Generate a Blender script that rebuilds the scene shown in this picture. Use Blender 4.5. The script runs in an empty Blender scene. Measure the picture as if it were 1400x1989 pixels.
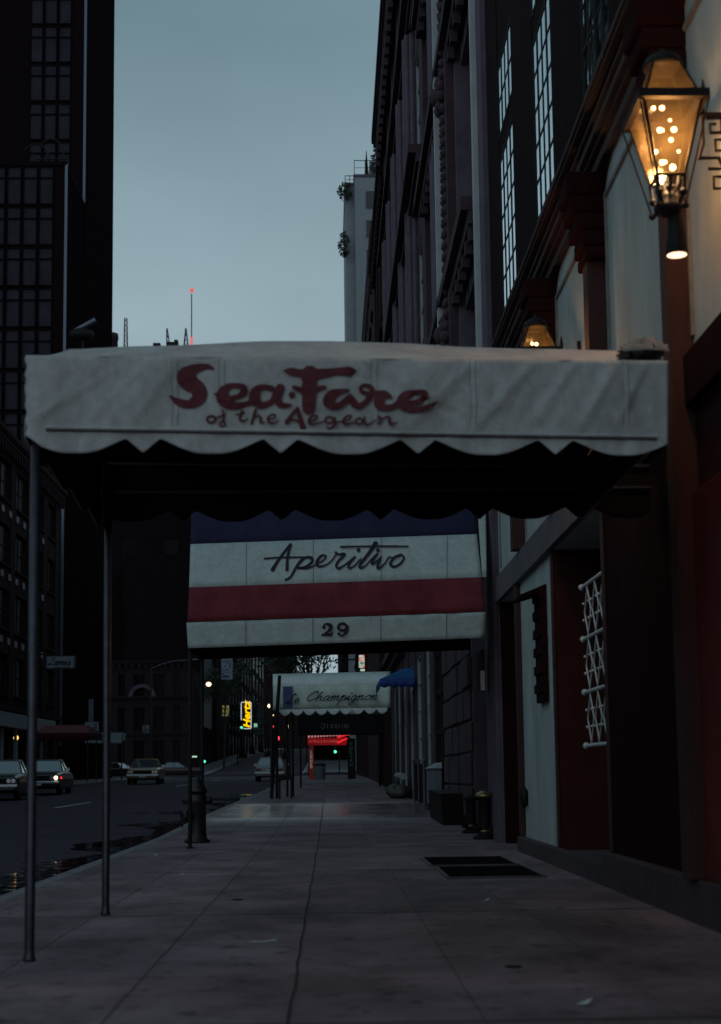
import bpy, bmesh, math, random
from mathutils import Vector, Matrix, noise
random.seed(7)
S = bpy.context.scene
COL = S.collection
# ------------------------------------------------------------------ camera
F = 2917.0; CX, CY = 700.0, 1160.0; VX, VY = 640.0, 1504.0; ROLL = 0.010
CAMZ = 0.88
ydir = Vector((VX-CX, -(VY-CY), -F)).normalized()          # world +Y in camera space
up0 = Vector((-ROLL, 1, 0))
zdir = (up0 - ydir*up0.dot(ydir)).normalized()             # world +Z in camera space
xdir = ydir.cross(zdir)
M_wc = Matrix((xdir, ydir, zdir))                          # rows: world axes in camera coords -> camera-to-world
cam = bpy.data.cameras.new('camera'); camo = bpy.data.objects.new('camera', cam); COL.objects.link(camo)
camo.matrix_world = Matrix.Translation((0, 0, CAMZ)) @ M_wc.to_4x4()
cam.sensor_fit = 'HORIZONTAL'; cam.sensor_width = 24.0; cam.lens = 24.0*F/1400
cam.shift_y = (CY-994.5)/1400
cam.clip_start = 0.1; cam.clip_end = 5000
cam.dof.use_dof = True; cam.dof.focus_distance = 26.0; cam.dof.aperture_fstop = 2.7
S.camera = camo
# ------------------------------------------------------------------ world, sun, exposure
SUN_EL, SUN_ROT = math.radians(3), math.radians(200)
w = bpy.data.worlds.new("World"); S.world = w; w.use_nodes = True
nt = w.node_tree; N = nt.nodes; L = nt.links
bg = N['Background']
sky = N.new('ShaderNodeTexSky'); sky.sky_type = 'NISHITA'; sky.sun_disc = False
sky.sun_elevation = SUN_EL; sky.sun_rotation = SUN_ROT; sky.air_density = 1.4; sky.dust_density = 2.0
tc = N.new('ShaderNodeTexCoord'); sep = N.new('ShaderNodeSeparateXYZ'); L.new(tc.outputs['Generated'], sep.inputs[0])
ramp = N.new('ShaderNodeValToRGB')                          # overcast dusk: paler towards the horizon
L.new(sep.outputs['Z'], ramp.inputs[0])
ramp.color_ramp.elements[0].position = 0.0; ramp.color_ramp.elements[0].color = (4.2, 5.45, 6.1, 1)
ramp.color_ramp.elements[1].position = 1.0; ramp.color_ramp.elements[1].color = (1.35, 2.2, 2.75, 1)
e = ramp.color_ramp.elements.new(0.29); e.color = (3.5, 4.75, 5.4, 1)
e = ramp.color_ramp.elements.new(0.46); e.color = (2.0, 3.15, 3.75, 1)
nz = N.new('ShaderNodeTexNoise'); nz.inputs['Scale'].default_value = 3.4; nz.inputs['Detail'].default_value = 7
cmp_ = N.new('ShaderNodeMapping'); cmp_.inputs['Scale'].default_value = (1, 1, 2.6); L.new(tc.outputs['Generated'], cmp_.inputs[0]); L.new(cmp_.outputs[0], nz.inputs['Vector'])
mr = N.new('ShaderNodeMapRange'); mr.inputs[1].default_value = .3; mr.inputs[2].default_value = .7; mr.inputs[3].default_value = .90; mr.inputs[4].default_value = 1.10
L.new(nz.outputs['Fac'], mr.inputs[0])
mul = N.new('ShaderNodeMixRGB'); mul.blend_type = 'MULTIPLY'; mul.inputs[0].default_value = 1
L.new(ramp.outputs[0], mul.inputs[1]); L.new(mr.outputs[0], mul.inputs[2])
mx = N.new('ShaderNodeMixRGB'); mx.inputs[0].default_value = 0.93
L.new(sky.outputs[0], mx.inputs[1]); L.new(mul.outputs[0], mx.inputs[2])
L.new(mx.outputs[0], bg.inputs[0]); bg.inputs[1].default_value = 0.086
sl = bpy.data.lights.new('sun', 'SUN'); sl.energy = 0.22; sl.angle = math.radians(50); sl.color = (.62, .9, 1)
so = bpy.data.objects.new('sun', sl); COL.objects.link(so); so.rotation_euler = Vector((.62, .72, -.75)).to_track_quat('-Z', 'Y').to_euler()
S.view_settings.view_transform = 'Standard'; S.view_settings.look = 'None'; S.view_settings.exposure = 0; S.view_settings.gamma = 1
S.render.engine = 'CYCLES'; S.cycles.use_denoising = True; S.cycles.sample_clamp_indirect = 2.0
S.cycles.max_bounces = 6; S.cycles.transparent_max_bounces = 12

# ------------------------------------------------------------------ projection helpers (pixel of the 1400x1989 photo -> point)
def ray(x, y):
    return (M_wc @ Vector((x-CX, -(y-CY), -F))).normalized()
C0 = Vector((0, 0, CAMZ))
def P(x, y, d):                     # on the plane Y = d
    r = ray(x, y); return C0 + r*(d/r.y)
def PXp(x, y, X):                   # on the plane X
    r = ray(x, y); return C0 + r*(X/r.x)
PROF = [(-60,0),(22,0),(29,.10),(44,.21),(57,.30),(75,.52),(90,.66),(125,.80),(150,1.0),(165,1.4),(250,4.3),(350,7.0),(700,13)]
def zs(Y):
    for (a, za), (b, zb) in zip(PROF, PROF[1:]):
        if Y <= b: return za+(zb-za)*max(0, (Y-a))/(b-a)
    return PROF[-1][1]

# ------------------------------------------------------------------ materials
MATS = {}
def mat(name, col, rough=.8, var=.0, scale=4, bump=0, bscale=None, metal=0, spec=.5, emit=None, estr=0, stain=None, stretch=None, col2=None):
    if name in MATS: return MATS[name]
    m = bpy.data.materials.new(name); m.use_nodes = True; n = m.node_tree.nodes; l = m.node_tree.links
    b = n['Principled BSDF']; b.inputs['Base Color'].default_value = (*col, 1); b.inputs['Roughness'].default_value = rough
    b.inputs['Metallic'].default_value = metal; b.inputs['Specular IOR Level'].default_value = spec
    t = n.new('ShaderNodeTexCoord'); mp = n.new('ShaderNodeMapping'); l.new(t.outputs['Object'], mp.inputs[0])
    if stretch: mp.inputs['Scale'].default_value = stretch
    if var or col2:
        z = n.new('ShaderNodeTexNoise'); z.inputs['Scale'].default_value = scale; z.inputs['Detail'].default_value = 8; z.inputs['Roughness'].default_value = .65
        l.new(mp.outputs[0], z.inputs['Vector'])
        r = n.new('ShaderNodeValToRGB'); l.new(z.outputs['Fac'], r.inputs[0])
        r.color_ramp.elements[0].position = .3; r.color_ramp.elements[1].position = .72
        c2 = col2 or tuple(c*(1-var) for c in col); c1 = tuple(min(1, c*(1+var)) for c in col)
        r.color_ramp.elements[0].color = (*c2, 1); r.color_ramp.elements[1].color = (*c1, 1)
        l.new(r.outputs[0], b.inputs['Base Color'])
    if bump:
        z2 = n.new('ShaderNodeTexNoise'); z2.inputs['Scale'].default_value = bscale or scale*3; z2.inputs['Detail'].default_value = 6
        l.new(mp.outputs[0], z2.inputs['Vector'])
        bp = n.new('ShaderNodeBump'); bp.inputs['Strength'].default_value = bump; bp.inputs['Distance'].default_value = .02
        l.new(z2.outputs['Fac'], bp.inputs['Height']); l.new(bp.outputs[0], b.inputs['Normal'])
    if emit:
        b.inputs['Emission Color'].default_value = (*emit, 1); b.inputs['Emission Strength'].default_value = estr
    MATS[name] = m
    return m

def canvas_mat(name, col, col2, trans=.12, streak=2.0):
    m = bpy.data.materials.new(name); m.use_nodes = True; n = m.node_tree.nodes; l = m.node_tree.links
    b = n['Principled BSDF']; b.inputs['Roughness'].default_value = .85; b.inputs['Specular IOR Level'].default_value = .25
    t = n.new('ShaderNodeTexCoord'); mp = n.new('ShaderNodeMapping'); l.new(t.outputs['Object'], mp.inputs[0]); mp.inputs['Scale'].default_value = (streak, 1, .55)
    z = n.new('ShaderNodeTexNoise'); z.inputs['Scale'].default_value = 2.6; z.inputs['Detail'].default_value = 9; z.inputs['Roughness'].default_value = .62
    l.new(mp.outputs[0], z.inputs['Vector'])
    r = n.new('ShaderNodeValToRGB'); l.new(z.outputs['Fac'], r.inputs[0]); r.color_ramp.elements[0].position = .33; r.color_ramp.elements[1].position = .62
    r.color_ramp.elements[0].color = (*col2, 1); r.color_ramp.elements[1].color = (*col, 1); l.new(r.outputs[0], b.inputs['Base Color'])
    z4 = n.new('ShaderNodeTexNoise'); z4.inputs['Scale'].default_value = 14; z4.inputs['Detail'].default_value = 8; z4.inputs['Roughness'].default_value = .7; z4.inputs['Distortion'].default_value = .8; l.new(t.outputs['Object'], z4.inputs['Vector'])
    mr4 = n.new('ShaderNodeMapRange'); mr4.inputs[1].default_value = .3; mr4.inputs[2].default_value = .7; mr4.inputs[3].default_value = .80; mr4.inputs[4].default_value = 1.12; l.new(z4.outputs['Fac'], mr4.inputs[0])
    mm4 = n.new('ShaderNodeMixRGB'); mm4.blend_type = 'MULTIPLY'; mm4.inputs[0].default_value = 1; l.new(r.outputs[0], mm4.inputs[1]); l.new(mr4.outputs[0], mm4.inputs[2]); l.new(mm4.outputs[0], b.inputs['Base Color'])
    wv = n.new('ShaderNodeTexNoise'); wv.inputs['Scale'].default_value = 260; l.new(t.outputs['Object'], wv.inputs['Vector'])
    bp = n.new('ShaderNodeBump'); bp.inputs['Strength'].default_value = .25; bp.inputs['Distance'].default_value = .002
    l.new(wv.outputs['Fac'], bp.inputs['Height']); l.new(bp.outputs[0], b.inputs['Normal'])
    tr = n.new('ShaderNodeBsdfTranslucent'); l.new(r.outputs[0], tr.inputs[0])
    ms = n.new('ShaderNodeMixShader'); ms.inputs[0].default_value = trans
    o = n['Material Output']; l.new(b.outputs[0], ms.inputs[1]); l.new(tr.outputs[0], ms.inputs[2]); l.new(ms.outputs[0], o.inputs[0])
    MATS[name] = m; return m

def glass_mat(name, refl=.7, base=(.012,.012,.018), rough=.03, wav=.0, cap=1.0):
    m = bpy.data.materials.new(name); m.use_nodes = True; n = m.node_tree.nodes; l = m.node_tree.links
    b = n['Principled BSDF']; b.inputs['Base Color'].default_value = (*base, 1); b.inputs['Roughness'].default_value = .25
    g = n.new('ShaderNodeBsdfGlossy'); g.inputs['Roughness'].default_value = rough; g.inputs['Color'].default_value = (.92, .97, 1, 1)
    fr = n.new('ShaderNodeFresnel'); fr.inputs[0].default_value = 1.55
    mm = n.new('ShaderNodeMath'); mm.operation = 'MULTIPLY_ADD'; mm.inputs[1].default_value = (1-refl*.5)*cap; mm.inputs[2].default_value = refl*.5
    mm.use_clamp = True
    l.new(fr.outputs[0], mm.inputs[0])
    ms = n.new('ShaderNodeMixShader'); l.new(mm.outputs[0], ms.inputs[0]); l.new(b.outputs[0], ms.inputs[1]); l.new(g.outputs[0], ms.inputs[2])
    l.new(ms.outputs[0], n['Material Output'].inputs[0])
    if wav:
        t = n.new('ShaderNodeTexCoord'); z = n.new('ShaderNodeTexNoise'); z.inputs['Scale'].default_value = 2.2; l.new(t.outputs['Object'], z.inputs['Vector'])
        bp = n.new('ShaderNodeBump'); bp.inputs['Strength'].default_value = wav; bp.inputs['Distance'].default_value = .02; l.new(z.outputs['Fac'], bp.inputs['Height'])
        l.new(bp.outputs[0], g.inputs['Normal'])
    MATS[name] = m; return m

def emis(name, col, s):
    m = bpy.data.materials.new(name); m.use_nodes = True; n = m.node_tree.nodes
    b = n['Principled BSDF']; b.inputs['Base Color'].default_value = (*[c*.5 for c in col], 1)
    b.inputs['Emission Color'].default_value = (*col, 1); b.inputs['Emission Strength'].default_value = s
    MATS[name] = m; return m

def concrete():
    m = bpy.data.materials.new('sidewalk_concrete'); m.use_nodes = True; n = m.node_tree.nodes; l = m.node_tree.links
    b = n['Principled BSDF']; t = n.new('ShaderNodeTexCoord'); sp = n.new('ShaderNodeSeparateXYZ'); l.new(t.outputs['Object'], sp.inputs[0])
    def M(op, a, bb=None, cl=False):
        x = n.new('ShaderNodeMath'); x.operation = op; x.use_clamp = cl
        for i, v in enumerate((a, bb)):
            if v is None: continue
            if isinstance(v, (int, float)): x.inputs[i].default_value = v
            else: l.new(v, x.inputs[i])
        return x.outputs[0]
    wob = n.new('ShaderNodeTexNoise'); wob.inputs['Scale'].default_value = 1.3; wob.inputs['Detail'].default_value = 6; l.new(t.outputs['Object'], wob.inputs['Vector'])
    wb = M('MULTIPLY', M('SUBTRACT', wob.outputs['Fac'], .5), .034)
    X = M('ADD', sp.outputs['X'], wb); Y = M('ADD', sp.outputs['Y'], M('MULTIPLY', wb, 1.5))
    def line(coord, pos, wd):
        return M('SUBTRACT', 1, M('DIVIDE', M('ABSOLUTE', M('SUBTRACT', coord, pos)), wd), True)
    js = None
    for p, wd, k in ((-.155,.011,1),(-.83,.008,.75),(-1.5,.008,.7),(-2.2,.008,.6),(.55,.006,.45),(1.25,.006,.35)):
        v = M('MULTIPLY', line(X, p, wd), k); js = v if js is None else M('MAXIMUM', js, v)
    # transverse joints each 4.27 m
    fr = M('ABSOLUTE', M('SUBTRACT', M('FRACT', M('DIVIDE', M('ADD', Y, 60-1.43-.0), 4.27)), .5))
    tj = M('SUBTRACT', 1, M('DIVIDE', M('MULTIPLY', M('ABSOLUTE', M('SUBTRACT', fr, .5)), 4.27), .04), True)
    tj = M('MULTIPLY', tj, 1.0)
    js = M('MAXIMUM', js, tj)
    mp = n.new('ShaderNodeMapping'); mp.inputs['Scale'].default_value = (1, .8, 1); l.new(t.outputs['Object'], mp.inputs[0])
    z1 = n.new('ShaderNodeTexNoise'); z1.inputs['Scale'].default_value = 1.1; z1.inputs['Detail'].default_value = 10; z1.inputs['Roughness'].default_value = .68; l.new(mp.outputs[0], z1.inputs['Vector'])
    r = n.new('ShaderNodeValToRGB'); l.new(z1.outputs['Fac'], r.inputs[0])
    r.color_ramp.elements[0].position = .36; r.color_ramp.elements[0].color = (.085, .05, .062, 1)
    r.color_ramp.elements[1].position = .64; r.color_ramp.elements[1].color = (.26, .175, .20, 1)
    z2 = n.new('ShaderNodeTexNoise'); z2.inputs['Scale'].default_value = 7; z2.inputs['Detail'].default_value = 4; l.new(t.outputs['Object'], z2.inputs['Vector'])
    r2 = n.new('ShaderNodeValToRGB'); l.new(z2.outputs['Fac'], r2.inputs[0]); r2.color_ramp.elements[0].position = .30; r2.color_ramp.elements[0].color = (.38,.33,.33,1)
    r2.color_ramp.elements[1].position = .42; r2.color_ramp.elements[1].color = (1,1,1,1)
    m1 = n.new('ShaderNodeMixRGB'); m1.blend_type = 'MULTIPLY'; m1.inputs[0].default_value = 1; l.new(r.outputs[0], m1.inputs[1]); l.new(r2.outputs[0], m1.inputs[2])
    z5 = n.new('ShaderNodeTexNoise'); z5.inputs['Scale'].default_value = 34; z5.inputs['Detail'].default_value = 7; z5.inputs['Roughness'].default_value = .8; l.new(t.outputs['Object'], z5.inputs['Vector'])
    g5 = M('ADD', M('MULTIPLY', z5.outputs['Fac'], 1.5), .27)
    vr = n.new('ShaderNodeTexVoronoi'); vr.inputs['Scale'].default_value = 2.6; l.new(t.outputs['Object'], vr.inputs['Vector'])
    gum = M('MULTIPLY', M('LESS_THAN', vr.outputs['Distance'], .075), .6)
    g5 = M('MULTIPLY', g5, M('SUBTRACT', 1, gum))
    mg = n.new('ShaderNodeMixRGB'); mg.blend_type = 'MULTIPLY'; mg.inputs[0].default_value = 1; l.new(m1.outputs[0], mg.inputs[1]); l.new(g5, mg.inputs[2]); m1 = mg
    # slab to slab difference
    vo = n.new('ShaderNodeTexWhiteNoise'); vo.noise_dimensions = '2D'; cb = n.new('ShaderNodeCombineXYZ')
    l.new(M('FLOOR', M('DIVIDE', M('ADD', X, .155+6.75), .675)), cb.inputs[0]); l.new(M('FLOOR', M('DIVIDE', M('ADD', Y, 58.57-2.135+2.135), 4.27)), cb.inputs[1])
    l.new(cb.outputs[0], vo.inputs['Vector'])
    sv = M('ADD', M('MULTIPLY', vo.outputs['Value'], .42), .78)
    m1b = n.new('ShaderNodeMixRGB'); m1b.blend_type = 'MULTIPLY'; m1b.inputs[0].default_value = 1; l.new(m1.outputs[0], m1b.inputs[1]); l.new(sv, m1b.inputs[2])
    m2 = n.new('ShaderNodeMixRGB'); l.new(js, m2.inputs[0]); l.new(m1b.outputs[0], m2.inputs[1]); m2.inputs[2].default_value = (.012, .01, .012, 1)
    l.new(m2.outputs[0], b.inputs['Base Color'])
    # worn smooth slabs further along
    wet = M('MULTIPLY', M('SUBTRACT', 1, M('DIVIDE', M('ABSOLUTE', M('SUBTRACT', Y, 32.5)), 7.5), True), 1)
    wet = M('MULTIPLY', wet, 2, True)
    rr = M('SUBTRACT', M('ADD', .62, M('MULTIPLY', z1.outputs['Fac'], .25)), M('MULTIPLY', wet, .56))
    l.new(rr, b.inputs['Roughness'])
    z3 = n.new('ShaderNodeTexNoise'); z3.inputs['Scale'].default_value = 60; z3.inputs['Detail'].default_value = 5; l.new(t.outputs['Object'], z3.inputs['Vector'])
    hh = M('SUBTRACT', M('MULTIPLY', z3.outputs['Fac'], .12), js)
    bp = n.new('ShaderNodeBump'); bp.inputs['Strength'].default_value = .55; bp.inputs['Distance'].default_value = .02
    l.new(hh, bp.inputs['Height']); l.new(bp.outputs[0], b.inputs['Normal'])
    return m
M_conc = concrete()
M_asph = mat('asphalt', (.042,.026,.044), .8, .45, 1.2, .5, 45, spec=.3)
M_ground = mat('ground_asphalt', (.05,.04,.05), 1, .2, 1, spec=.05)
M_kerb = mat('kerb_granite', (.2,.19,.2), .75, .3, 6, .3)
M_white_paint = mat('road_paint', (.55,.56,.55), .7, .35, 8)
M_canvas = canvas_mat('offwhite_canvas', (.58,.56,.545), (.46,.42,.42), .03)
M_canvas2 = canvas_mat('white_canvas_clean', (.54,.60,.59), (.46,.51,.50), .03, 1.2)
M_greycanvas = canvas_mat('grey_green_canvas', (.74,.78,.70), (.64,.68,.62), .03, 1.2)
M_redc = canvas_mat('red_canvas', (.22,.035,.045), (.15,.022,.03), .05, 1)
M_bluec = canvas_mat('navy_canvas', (.032,.030,.075), (.022,.02,.055), .03, 1)
M_cobalt = canvas_mat('cobalt_canvas', (.022,.11,.30), (.016,.07,.22), .05, 1)
M_blackc = canvas_mat('black_canvas', (.012,.01,.011), (.006,.005,.006), .0, 1)
M_innershade = mat('canvas_inner_shade', (.022,.014,.016), .95, .2, 4, spec=.1)  # near-black inner faces: the underside's shade put into the colour
M_redpaint = mat('lettering_red', (.13,.02,.028), .8, .25, 20)
M_inkpaint = mat('lettering_ink', (.02,.012,.03), .8, .2, 20)
M_pole = mat('pole_steel', (.07,.06,.075), .36, .3, 10, metal=.65)
M_iron = mat('black_iron', (.012,.009,.010), .6, .2, 8, .2, spec=.2)
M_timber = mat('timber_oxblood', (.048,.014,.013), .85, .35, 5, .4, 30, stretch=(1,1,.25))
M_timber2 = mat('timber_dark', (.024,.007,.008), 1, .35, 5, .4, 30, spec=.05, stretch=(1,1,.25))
M_redwall = mat('wall_oxblood', (.052,.011,.011), .85, .3, 3, .2, spec=.2)
M_stucco = mat('cream_stucco', (.44,.48,.47), .85, .14, 1.6, .25, 40, col2=(.30,.33,.325), stretch=(1,1.4,.35))
M_bluestucco = mat('pale_stucco', (.52,.70,.78), .85, .1, 2, .3, 40)
M_stone = mat('grey_limestone', (.12,.09,.12), .95, .25, 2.5, .5, 12)
M_stone2 = mat('brown_stone', (.062,.036,.048), .95, .3, 2.5, .6, 12)
M_stonep = mat('pale_limestone', (.30,.31,.33), .8, .15, 3, .2, 20)
M_darkfac = mat('upper_facade_bronze', (.018,.008,.010), .95, .3, 4, .2, spec=.1)
M_brickdark = mat('soot_brick', (.035,.018,.022), 1, .35, 4, .5, 25, spec=.1)
M_brickd2 = mat('brown_brick', (.05,.03,.036), 1, .3, 4, .5, 25, spec=.1)
M_tower = mat('tower_cladding', (.011,.006,.008), 1, .2, 3, spec=.03)
M_edge = mat('aluminium_trim', (.14,.16,.2), .5, .1, 10, metal=.8)
M_glass = glass_mat('window_glass', .85, wav=.15)
M_gl2 = glass_mat('dark_window_glass', .05, (.012,.006,.01), rough=.08, wav=.3, cap=.22)
M_tglass = mat('tower_window', (.03,.026,.036), .8, .35, .8, spec=.15)
M_white = mat('white_enamel', (.62,.63,.62), .5, .12, 9)
M_brass = mat('brass', (.36,.28,.13), .4, .25, 12, metal=.85)
M_dooriron = mat('door_black', (.014,.011,.013), .55, .2, 5)
M_leaf = mat('foliage_dark', (.03,.05,.03), .8, .5, 3)
M_bark = mat('bark', (.05,.04,.035), .9, .3, 8)
M_signw = mat('sign_face_white', (.36,.4,.45), .6, .12, 6)
M_signpale = mat('sign_face_blue', (.22,.26,.33), .6, .15, 6)

def water():
    m = glass_mat('gutter_water_film', .1, (.01,.009,.012), .04, .5); return m
M_water = water()

# ------------------------------------------------------------------ mesh builder
ORG = {}
class MB:
    def __init__(s): s.v = []; s.f = []; s.sm = []
    def add(s, vs, fs, smooth=False):
        o = len(s.v); s.v += [Vector(v) for v in vs]; s.f += [[i+o for i in f] for f in fs]; s.sm += [smooth]*len(fs); return s
    def box(s, x0, x1, y0, y1, z0, z1):
        return s.hexa([(x0,y0,z0),(x1,y0,z0),(x1,y1,z0),(x0,y1,z0),(x0,y0,z1),(x1,y0,z1),(x1,y1,z1),(x0,y1,z1)])
    def hexa(s, c):
        return s.add(c, [(0,3,2,1),(4,5,6,7),(0,1,5,4),(1,2,6,5),(2,3,7,6),(3,0,4,7)])
    def quad(s, a, b, c, d): return s.add([a,b,c,d], [(0,1,2,3)])
    def tube(s, pts, r, n=8, cap=True, smooth=True):
        pts = [Vector(p) for p in pts]; rs = r if isinstance(r, (list,tuple)) else [r]*len(pts)
        vs = []; fs = []
        ref = None
        for i, p in enumerate(pts):
            t = (pts[min(i+1, len(pts)-1)]-pts[max(i-1, 0)])
            t = t.normalized() if t.length > 1e-9 else Vector((0,0,1))
            if ref is None: ref = Vector((1,0,0)) if abs(t.x) < .8 else Vector((0,1,0))
            a = (ref - t*ref.dot(t)).normalized(); ref = a; b = t.cross(a)
            for k in range(n):
                an = 2*math.pi*k/n; vs.append(p+(a*math.cos(an)+b*math.sin(an))*rs[i])
        for i in range(len(pts)-1):
            for k in range(n):
                k2 = (k+1)%n; fs.append((i*n+k, i*n+k2, (i+1)*n+k2, (i+1)*n+k))
        s.add(vs, fs, smooth)
        if cap:
            s.add(vs[:n], [tuple(reversed(range(n)))]); s.add(vs[-n:], [tuple(range(n))])
        return s
    def lathe(s, c, prof, n=20, smooth=True):
        vs = []; fs = []
        for r, z in prof:
            for k in range(n):
                an = 2*math.pi*k/n; vs.append((c[0]+r*math.cos(an), c[1]+r*math.sin(an), c[2]+z))
        for i in range(len(prof)-1):
            for k in range(n):
                k2 = (k+1)%n; fs.append((i*n+k, i*n+k2, (i+1)*n+k2, (i+1)*n+k))
        fs.append(tuple(reversed(range(n)))); fs.append(tuple(range((len(prof)-1)*n, len(prof)*n)))
        return s.add(vs, fs, smooth)
    def sphere(s, c, r, n=12, sq=(1,1,1)):
        prof = []
        m = n//2
        vs = []; fs = []
        for i in range(m+1):
            th = math.pi*i/m
            for k in range(n):
                an = 2*math.pi*k/n; vs.append((c[0]+r*sq[0]*math.sin(th)*math.cos(an), c[1]+r*sq[1]*math.sin(th)*math.sin(an), c[2]-r*sq[2]*math.cos(th)))
        for i in range(m):
            for k in range(n):
                k2 = (k+1)%n; fs.append((i*n+k, i*n+k2, (i+1)*n+k2, (i+1)*n+k))
        return s.add(vs, fs, True)
    def grid(s, rows, smooth=True):
        nr, nc = len(rows), len(rows[0]); vs = [p for r in rows for p in r]
        fs = [(i*nc+j, i*nc+j+1, (i+1)*nc+j+1, (i+1)*nc+j) for i in range(nr-1) for j in range(nc-1)]
        return s.add(vs, fs, smooth)
    def build(s, name, m, parent=None, label=None, kind=None, origin=None, bevel=0, solid=0):
        o = Vector(origin) if origin is not None else (ORG[parent.name] if parent else Vector((0,0,0)))
        me = bpy.data.meshes.new(name); me.from_pydata([v-o for v in s.v], [], s.f); me.materials.append(m)
        me.polygons.foreach_set('use_smooth', s.sm); me.validate(); me.update()
        ob = bpy.data.objects.new(name, me); COL.objects.link(ob)
        ORG[ob.name] = o
        if parent: ob.parent = parent
        elif origin is not None: ob.location = o
        if label: ob['label'] = label
        if kind: ob['kind'] = kind
        if bevel:
            b = ob.modifiers.new('bevel', 'BEVEL'); b.width = bevel; b.segments = 2; b.limit_method = 'ANGLE'
        if solid:
            b = ob.modifiers.new('solid', 'SOLIDIFY'); b.thickness = solid; b.offset = 0
        return ob
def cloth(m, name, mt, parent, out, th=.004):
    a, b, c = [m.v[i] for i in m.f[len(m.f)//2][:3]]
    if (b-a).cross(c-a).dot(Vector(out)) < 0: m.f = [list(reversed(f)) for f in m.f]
    ob = m.build(name, mt, parent); ob.data.materials.append(M_innershade)
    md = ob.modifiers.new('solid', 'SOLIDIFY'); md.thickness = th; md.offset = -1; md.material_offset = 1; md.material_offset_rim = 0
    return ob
def thing(name, label, cat, loc=(0,0,0), group=None):
    o = bpy.data.objects.new(name, None); COL.objects.link(o); o.location = loc; o.empty_display_size = .2
    o['label'] = label; o['category'] = cat
    if group: o['group'] = group
    ORG[o.name] = Vector(loc); return o
def tag(o, label, cat, group=None):
    o['label'] = label; o['category'] = cat
    if group: o['group'] = group
    return o
def copy_tree(o, loc, label, group=None):
    c = o.copy(); COL.objects.link(c); c.location = loc; c['label'] = label
    if group: c['group'] = group
    def rec(src, dst):
        for ch in list(src.children):
            k = ch.copy(); COL.objects.link(k); k.parent = dst; rec(ch, k)
    rec(o, c); return c
class Fr:                                  # wall frame: u along the wall, o out of it, z up
    def __init__(s, X0, Y0, U, Nn): s.p = Vector((X0, Y0, 0)); s.U = Vector((*U, 0)); s.N = Vector((*Nn, 0))
    def pt(s, u, o, z): return s.p + s.U*u + s.N*o + Vector((0,0,z))
    def box(s, mb, u0, u1, o0, o1, z0, z1):
        c = [s.pt(u0,o0,z0), s.pt(u1,o0,z0), s.pt(u1,o1,z0), s.pt(u0,o1,z0), s.pt(u0,o0,z1), s.pt(u1,o0,z1), s.pt(u1,o1,z1), s.pt(u0,o1,z1)]
        if s.U.cross(s.N).z < 0: c = [c[3],c[2],c[1],c[0],c[7],c[6],c[5],c[4]]
        mb.hexa(c)
    def quad(s, mb, u0, u1, o, z0, z1): mb.quad(s.pt(u0,o,z0), s.pt(u1,o,z0), s.pt(u1,o,z1), s.pt(u0,o,z1))

# ------------------------------------------------------------------ lettering
def catmull(pts, n=6):
    out = []
    m = len(pts)
    for i in range(m-1):
        p0 = pts[max(i-1,0)]; p1 = pts[i]; p2 = pts[i+1]; p3 = pts[min(i+2,m-1)]
        for k in range(n):
            t = k/n
            out.append([.5*((2*b)+(c-a)*t+(2*a-5*b+4*c-d)*t*t+(3*b-a-3*c+d)*t**3) for a,b,c,d in zip(p0,p1,p2,p3)])
    out.append(list(pts[-1])); return out
def strokes(mb, sts, mapf, n=6):
    """sts: lists of (x, y, width); mapf(x, y, k) -> point, k a tiny lift"""
    k = 0
    for st in sts:
        if len(st) == 1:                                   # a dot
            x, y, wd = st[0]; c = mapf(x, y, k); ring = [mapf(x+wd/2*math.cos(a*math.pi/8), y+wd/2*math.sin(a*math.pi/8), k) for a in range(16)]
            mb.add(ring, [tuple(reversed(range(16)))]); k += 1; continue
        c = catmull([tuple(map(float,p)) for p in st], n)
        Lr = []
        for i, (x, y, wd) in enumerate(c):
            a = c[max(i-1,0)]; b = c[min(i+1,len(c)-1)]; dx, dy = b[0]-a[0], b[1]-a[1]; q = math.hypot(dx, dy) or 1
            nx, ny = -dy/q*max(wd,.01)/2, dx/q*max(wd,.01)/2; Lr.append(((x+nx, y+ny), (x-nx, y-ny)))
        rows = [[mapf(*p, k) for p in r] for r in Lr]
        mb.grid(rows, False); k += 1
        for e in (0, -1):
            x, y, wd = c[e]; wd = max(wd, .01)
            ring = [mapf(x+wd/2*math.cos(a*math.pi/5), y+wd/2*math.sin(a*math.pi/5), k) for a in range(10)]
            mb.add(ring, [tuple(reversed(range(10)))]); k += 1
def ring(cx, cy, rx, ry, wd, a0=0, a1=360, rot=0):
    o = []
    for i in range(13):
        a = math.radians(a0+(a1-a0)*i/12); x, y = rx*math.cos(a), ry*math.sin(a); r = math.radians(rot)
        o.append((cx+x*math.cos(r)-y*math.sin(r), cy+x*math.sin(r)+y*math.cos(r), wd))
    return o
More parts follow.
